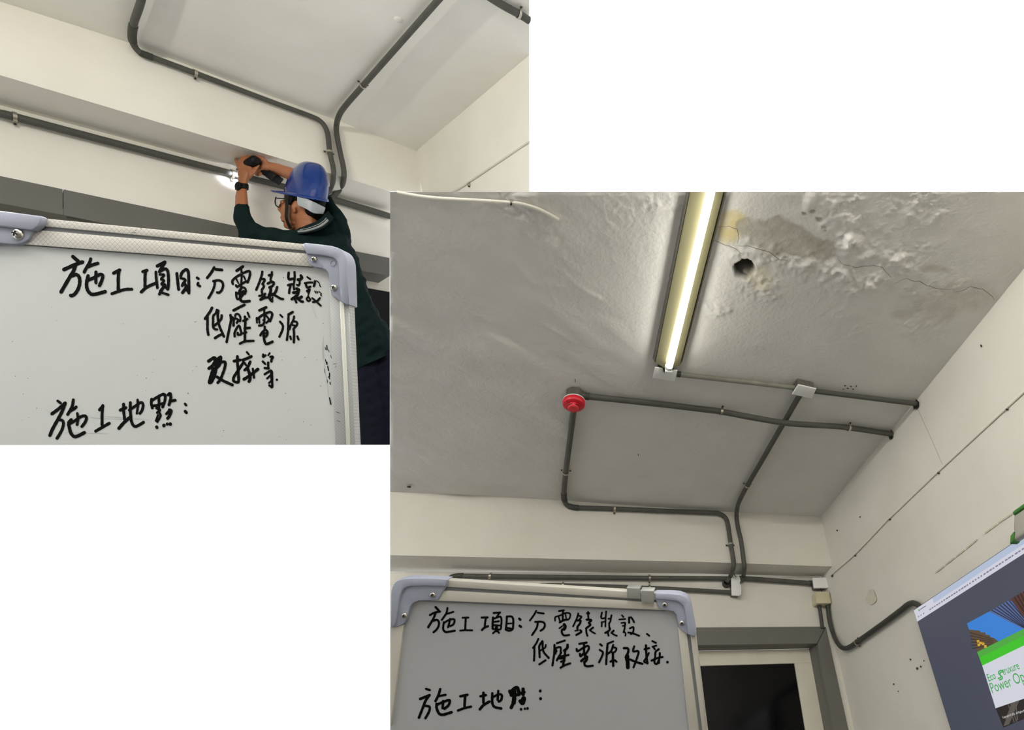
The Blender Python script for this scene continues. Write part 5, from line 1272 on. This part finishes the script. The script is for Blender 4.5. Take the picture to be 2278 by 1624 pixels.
def body(name, bm, mat, parent, voxel=2.5, smooth=4, cuts=(), wrinkle=0.0, root=None, wscale=18.0):
    me = bpy.data.meshes.new('tmp'); bm.to_mesh(me); bm.free()
    to = bpy.data.objects.new('tmp', me); COL.objects.link(to)
    md = to.modifiers.new('r', 'REMESH'); md.mode = 'VOXEL'; md.voxel_size = voxel; md.adaptivity = 0
    if smooth:
        ms = to.modifiers.new('s', 'SMOOTH'); ms.factor = .5; ms.iterations = smooth
    dg = bpy.context.evaluated_depsgraph_get()
    m2 = bpy.data.meshes.new_from_object(to.evaluated_get(dg))
    bpy.data.objects.remove(to); bpy.data.meshes.remove(me)
    bm = bmesh.new(); bm.from_mesh(m2); bpy.data.meshes.remove(m2)
    if wrinkle:
        bm.normal_update()
        for v in bm.verts:
            x, y, z = v.co
            w = math.sin((x * .8 + y * .35 + z * .3) / wscale * 3 + 1.5 * math.sin(y / wscale * 1.3)) * .6 + math.sin((x * .3 - y * .9 + z * .5) / wscale * 2.2 + 2 * math.sin(x / wscale)) * .5
            v.co += v.normal * wrinkle * w
    for co, no in tuple(cuts) + (((867.4, 0, 0), (1, 0, 0)), ((0, 989.4, 0), (0, 1, 0))):
        g_ = bm.verts[:] + bm.edges[:] + bm.faces[:]
        r_ = bmesh.ops.bisect_plane(bm, geom=g_, plane_co=co, plane_no=no, clear_outer=True)
        ed = [e for e in r_['geom_cut'] if isinstance(e, bmesh.types.BMEdge)]
        if ed:
            bmesh.ops.holes_fill(bm, edges=ed, sides=0)
    for v in bm.verts:
        v.co = Vector(man(v.co).tolist())
    o = from_bm(name, bm, mat, parent, True)
    o.data.set_sharp_from_angle(angle=math.radians(60))
    return o
# continuous body: head, neck, trunk, both arms and hands
bm = bmesh.new()
sphere_bm(bm, (674, 437, 0), (43, 46, 38), 3)
sphere_bm(bm, (650, 466, 2), (27, 34, 27), 3)
sphere_bm(bm, (648, 492, 4), (17, 15, 20), 3)
limb(bm, [(639, 500, 4, 9), (650, 500, 2, 13)])
limb(bm, [(627, 455, 0, 5), (621, 464, 0, 4.5), (624, 468, 0, 4.5)])                 # nose
limb(bm, [(628, 482, -5, 4.2), (627, 484, 6, 4.2)]); limb(bm, [(630, 489, -5, 4), (629, 490, 6, 4)])    # lips
sphere_bm(bm, (629, 449, -14), (5, 4, 6)); sphere_bm(bm, (627, 449, 14), (5, 4, 6))
sphere_bm(bm, (654, 455, -27), (7.5, 14, 6), 3); sphere_bm(bm, (655, 468, -25), (4.5, 6, 5), 2)   # ear
limb(bm, [(674, 470, 4, 31), (684, 508, 8, 30), (693, 530, 8, 31), (712, 560, 4, 32)])
limb(bm, [(722, 575, 4, 34), (738, 660, 4, 36), (765, 760, 5, 36), (790, 830, 6, 36)])
LA = [(712, 556, -4, 26), (640, 543, -24, 20), (552, 520, -26, 19), (538, 468, -4, 16.5), (537, 440, 12, 14.5), (538, 420, 20, 11.5), (541, 405, 25, 12)]
limb(bm, LA)
limb(bm, [(541, 402, 26, 12), (545, 386, 29, 14)]); limb(bm, [(538, 386, 29, 10), (554, 383, 30, 10)]); limb(bm, [(537, 374, 30, 7.5), (555, 371, 30, 7.5)])
for ch in ([(534, 376, 30, 5.2), (528, 364, 31, 4.4), (524, 354, 33, 3.8)], [(541, 372, 29, 5.4), (537, 356, 29, 4.8), (540, 344, 33, 4.2)],
           [(548, 370, 29, 5.6), (546, 354, 28, 5.0), (550, 342, 32, 4.3)], [(555, 371, 30, 5.4), (556, 356, 29, 4.8), (559, 345, 33, 4.2)],
           [(554, 392, 27, 6.6), (565, 381, 25, 5.8), (573, 369, 26, 5.2), (577, 361, 28, 4.6)]):
    limb(bm, ch)
RAe = [(748, 540, 20, 24), (738, 482, 36, 19), (705, 430, 50, 16), (650, 388, 50, 15), (614, 375, 46, 12.5), (598, 371, 44, 11.5)]
limb(bm, RAe)
limb(bm, [(597, 371, 44, 12), (584, 369, 42, 13)]); limb(bm, [(582, 360, 41, 8), (582, 378, 41, 8)])
for ch in ([(580, 358, 40, 5.2), (571, 350, 34, 4.6), (565, 347, 42, 4.2)], [(578, 368, 36, 5.2), (569, 371, 30, 4.8), (562, 372, 36, 4.2)],
           [(579, 376, 37, 5.2), (571, 381, 32, 4.7), (564, 380, 38, 4.2)], [(582, 383, 39, 4.8), (575, 389, 36, 4.3), (569, 388, 40, 3.9)],
           [(590, 360, 38, 6.2), (582, 353, 33, 5.4), (575, 350, 33, 4.6)]):
    limb(bm, ch)
P_ = body('person', bm, M['skin'], None, voxel=1.7, smooth=3)
props(P_, 'worker in a dark green shirt reaching both hands up to the wall conduit', 'person')
# shirt
bm = bmesh.new()
limb(bm, [(690, 528, 0, 38), (712, 556, -6, 42)]); limb(bm, [(712, 520, -2, 32), (724, 508, 4, 26)])
limb(bm, [(704, 548, -10, 36), (640, 540, -24, 28), (552, 517, -26, 23.5), (540, 486, -14, 20), (537, 466, -5, 18.5)])
limb(bm, [(738, 556, 4, 47), (752, 590, 4, 50), (757, 620, 4, 52), (781, 697, 6, 57), (812, 760, 8, 62), (826, 830, 8, 66)])
limb(bm, [(705, 560, 0, 52), (715, 650, 0, 56), (745, 740, 2, 58), (775, 830, 4, 60)])
limb(bm, [(752, 532, 20, 31), (748, 498, 30, 27), (736, 476, 38, 24), (706, 432, 50, 21), (668, 402, 52, 18)])
sh = body('shirt', bm, M['shirt'], P_, voxel=2.6, smooth=5, cuts=[((780, 826, 0), (.405, .914, 0)), ((537, 458, 0), (-.12, -1, 0.0))][:1], wrinkle=2.4)
sh['label'] = 'dark green long-sleeved knit shirt'
def patch(name, rows, mat, parent, th=3.0, smooth=True):
    """curved thin sheet through rows of (x, y, d) points, thickness towards the body"""
    rows = [catmull([np.array(p, float) for p in r], 4) for r in rows]
    n = len(rows[0]); m = len(rows)
    V = [man(p) for r in rows for p in r] + [man(p + np.array([0, 0, th])) for r in rows for p in r]
    Fc = []
    o = n * m
    for j in range(m - 1):
        for i in range(n - 1):
            a, b, c, d = j * n + i, j * n + i + 1, (j + 1) * n + i + 1, (j + 1) * n + i
            Fc += [(a, b, c, d), (o + d, o + c, o + b, o + a)]
    for i in range(n - 1):
        Fc += [(i, o + i, o + i + 1, i + 1), ((m - 1) * n + i, (m - 1) * n + i + 1, o + (m - 1) * n + i + 1, o + (m - 1) * n + i)]
    for j in range(m - 1):
        Fc += [(j * n, (j + 1) * n, o + (j + 1) * n, o + j * n), (j * n + n - 1, o + j * n + n - 1, o + (j + 1) * n + n - 1, (j + 1) * n + n - 1)]
    ob = mk(name, V, Fc, M[mat], parent, smooth)
    ob.data.set_sharp_from_angle(angle=math.radians(50))
    return ob
cl = patch('collar', [[(660, 510, -24), (684, 500, -36), (706, 491, -38), (722, 478, -26), (729, 468, -8)], [(657, 517, -33), (682, 511, -44), (708, 504, -46), (727, 492, -34), (737, 478, -12)], [(656, 522, -38), (684, 518, -49), (712, 511, -51), (733, 497, -38), (743, 484, -14)]], 'shirt', sh, 6)
tube('collar_stripe', [man(p) for p in catmull([np.array(q, float) for q in [(664, 515.5, -41), (684, 513.2, -47.5), (708, 505.5, -49.5), (722, 497, -42), (729, 490, -34)]], 5)], .0055, M['collar'], cl, 8)
tube('collar_stripe', [man(p) for p in catmull([np.array(q, float) for q in [(668, 511, -38), (684, 508.2, -44.5), (706, 500.5, -46), (719, 492.5, -39), (726, 485, -31)]], 5)], .0022, M['collar'], cl, 8)
# trousers
bm = bmesh.new()
limb(bm, [(800, 790, 6, 58), (815, 860, 6, 60), (828, 940, 4, 58), (838, 1020, 4, 56)])
limb(bm, [(850, 790, 12, 54), (864, 900, 14, 56), (876, 1020, 14, 54)])
trs = body('trousers', bm, M['trousers'], P_, voxel=2.8, smooth=4, cuts=[((780, 818, 0), (-.405, -.914, 0))], wrinkle=1.3, wscale=26)
trs['label'] = 'dark navy trousers'
# hair, under the rim of the hard hat
bm = bmesh.new()
sphere_bm(bm, (690, 448, 2), (36, 34, 40), 3); sphere_bm(bm, (664, 438, 0), (28, 22, 39), 3)
sphere_bm(bm, (697, 466, 2), (27, 21, 34), 3); limb(bm, [(690, 462, -8, 24), (705, 474, 0, 20)])
limb(bm, [(648, 438, -33, 7), (645, 452, -31, 5)])
hr = body('hair', bm, M['hair'], P_, voxel=2.2, smooth=3, cuts=[((640, 452, 0), (-.45, .9, 0))][:0])
hr['label'] = 'short black hair'
# glasses
gls = patch('glasses', [[(616, 441, -14), (615, 440, -4), (614, 440, 8)], [(617, 450, -15), (614, 450, -4), (613, 450, 8)], [(621, 459, -13), (618, 460, -4), (617, 460, 8)]], 'lens', P_, 1.5)
tube('temple_arm', [man(q) for q in [(616, 441, -16), (632, 442, -29), (650, 446, -33)]], .003, M['black'], gls, 6)
tube('lens_frame', [man(q) for q in catmull([np.array(p, float) for p in [(614, 438, -16), (612, 448, -16), (614, 457, -15), (620, 461, -14)]], 4)], .003, M['black'], gls, 6)
# watch on the near wrist
w_c = np.array([538.0, 416, 21.5]); ax = np.array([.03, -1, .25]); ax /= np.linalg.norm(ax)
e1 = np.cross(ax, [0, 0, 1.0]); e1 /= np.linalg.norm(e1); e2 = np.cross(ax, e1)
V = []; Fc = []; n = 28
for k in range(n):
    a = 2 * math.pi * k / n
    for r_, h in ((13.6, -6), (15.4, -5.5), (15.4, 5.5), (13.6, 6)):
        V.append(man(w_c + ax * h + (e1 * math.cos(a) * r_ + e2 * math.sin(a) * r_ * .92)))
for k in range(n):
    for j in range(4):
        Fc.append((4 * k + j, 4 * k + (j + 1) % 4, 4 * ((k + 1) % n) + (j + 1) % 4, 4 * ((k + 1) % n) + j))
wt = mk('watch', V, Fc, M['black'], P_, True); wt.data.set_sharp_from_angle(angle=math.radians(50))
wt['label'] = 'black wristwatch'
bm = bmesh.new(); sphere_bm(bm, (530, 414, 10), (8.5, 10.5, 7), 3)
wf = body('watch_case', bm, M['black'], wt, voxel=1.2, smooth=2)
# hard hat
hat = thing('hard_hat', 'glossy blue hard hat with peak worn by the worker', 'hard hat', man((680, 440, 0)))
hu = np.array([math.cos(math.radians(10)), math.sin(math.radians(10)), 0]); hv = np.array([hu[1], -hu[0], 0]); hw = np.array([0, 0, 1.0])
hc = np.array([681.0, 439.0, 0.0])
V = []; Fc = []; seg = 48; rings = 16
for j in range(rings + 1):
    t = j / rings
    ang = t * math.pi / 2
    rad = math.cos(ang) ** .72; hgt = 80 * math.sin(ang) ** 1.0
    for k in range(seg):
        a = 2 * math.pi * k / seg
        ca_, sa_ = math.cos(a), math.sin(a)
        rx = 49.5 if ca_ > 0 else 51
        V.append(man(hc + hu * (ca_ * rad * rx + (-1 + t) * 1.0) + hw * sa_ * rad * 45 + hv * hgt))
for j in range(rings):
    for k in range(seg):
        a, b = j * seg + k, j * seg + (k + 1) % seg
        Fc.append((a, b, b + seg, a + seg))
shell = mk('shell', V, Fc, M['hat'], hat, True)
# rim lip and peak
V = []; Fc = []
for k in range(seg):
    a = 2 * math.pi * k / seg
    ca_, sa_ = math.cos(a), math.sin(a)
    rx = 49.5 if ca_ > 0 else 51
    pk = max(0, -ca_) ** 2.2
    base = hc + hu * (ca_ * rx) + hw * sa_ * 45
    outp = base + hu * (ca_ * 2.5 - pk * 27) + hw * sa_ * (2.5 + 6 * pk) + hv * (-1 + pk * 1.0)
    V += [man(base + hv * 5 - hu * ca_ * 1), man(outp + hv * 2.2), man(outp - hv * 1.4), man(base - hv * 2.5 - hu * ca_ * 3 - hw * sa_ * 3)]
for k in range(seg):
    for j in range(3):
        Fc.append((4 * k + j, 4 * k + j + 1, 4 * ((k + 1) % seg) + j + 1, 4 * ((k + 1) % seg) + j))
mk('peak', V, Fc, M['hat'], hat, True)
patch('headband', [[(661, 437, -45.5), (676, 440, -46), (700, 450, -40), (724, 462, -18)], [(661, 447, -45.5), (678, 452, -46), (698, 463, -40), (722, 468, -20)], [(662, 456, -43), (680, 464, -44), (698, 474, -38), (719, 476, -20)]], 'band', hat, 3)
cs = patch('chin_strap', [[(633, 434, -34), (634, 460, -33), (634, 486, -27), (643, 509, -20)], [(641, 434, -37), (642, 460, -35), (641, 486, -29), (650, 508, -22)]], 'black', hat, 2.5)
# cordless driver with its work light
dv = thing('cordless_driver', 'black cordless driver held in both hands against the conduit clamp', 'driver', man((590, 380, 40)))
def mtube(name, pts, r, mat, parent, seg=20):
    return tube(name, [man(p) for p in pts], [q * D0 / F for q in r], mat, parent, seg)
mtube('motor_body', [(570, 357, 16), (569, 358, 20), (552, 368, 38), (540, 375, 46)], [7, 11.5, 11.5, 9], M['black'], dv)
mtube('chuck', [(541, 374, 46), (531, 380, 52)], [7.5, 5.5], M['dark_box'], dv)
mtube('bit', [(531, 380, 52), (521, 386, 59)], [2, 1.6], M['screw'], dv, 10)
mtube('handle', [(562, 364, 34), (584, 380, 40), (604, 392, 42)], [8, 7.5, 8.5], M['black'], dv)
from_bm('battery', box_bm(man((610, 395, 40)), [RIGHT * .8 + DOWN * .6, -RIGHT * .6 + DOWN * .8, FWD], (.025, .022, .028), .006), M['black'], dv, True, 40)
M['led'] = emissive('work_light_led', (238, 236, 255), 25.0)
cyl('work_light', man((535, 384, 48)), man((522, 388, 58)) - man((535, 384, 48)), .006, .007, .006, M['led'], dv, 14)
ll = bpy.data.lights.new('driver_light', 'SPOT'); ll.energy = 1.0; ll.color = (.90, .90, 1.0); ll.spot_size = math.radians(110); ll.spot_blend = .8; ll.shadow_soft_size = .01
lo = bpy.data.objects.new('driver_light', ll); COL.objects.link(lo)
lp = man((527, 388, 46)); tg = man((512, 398, 66))
lo.location = Vector(lp.tolist()); lo.rotation_euler = Vector((tg - lp).tolist()).to_track_quat('-Z', 'Y').to_euler()
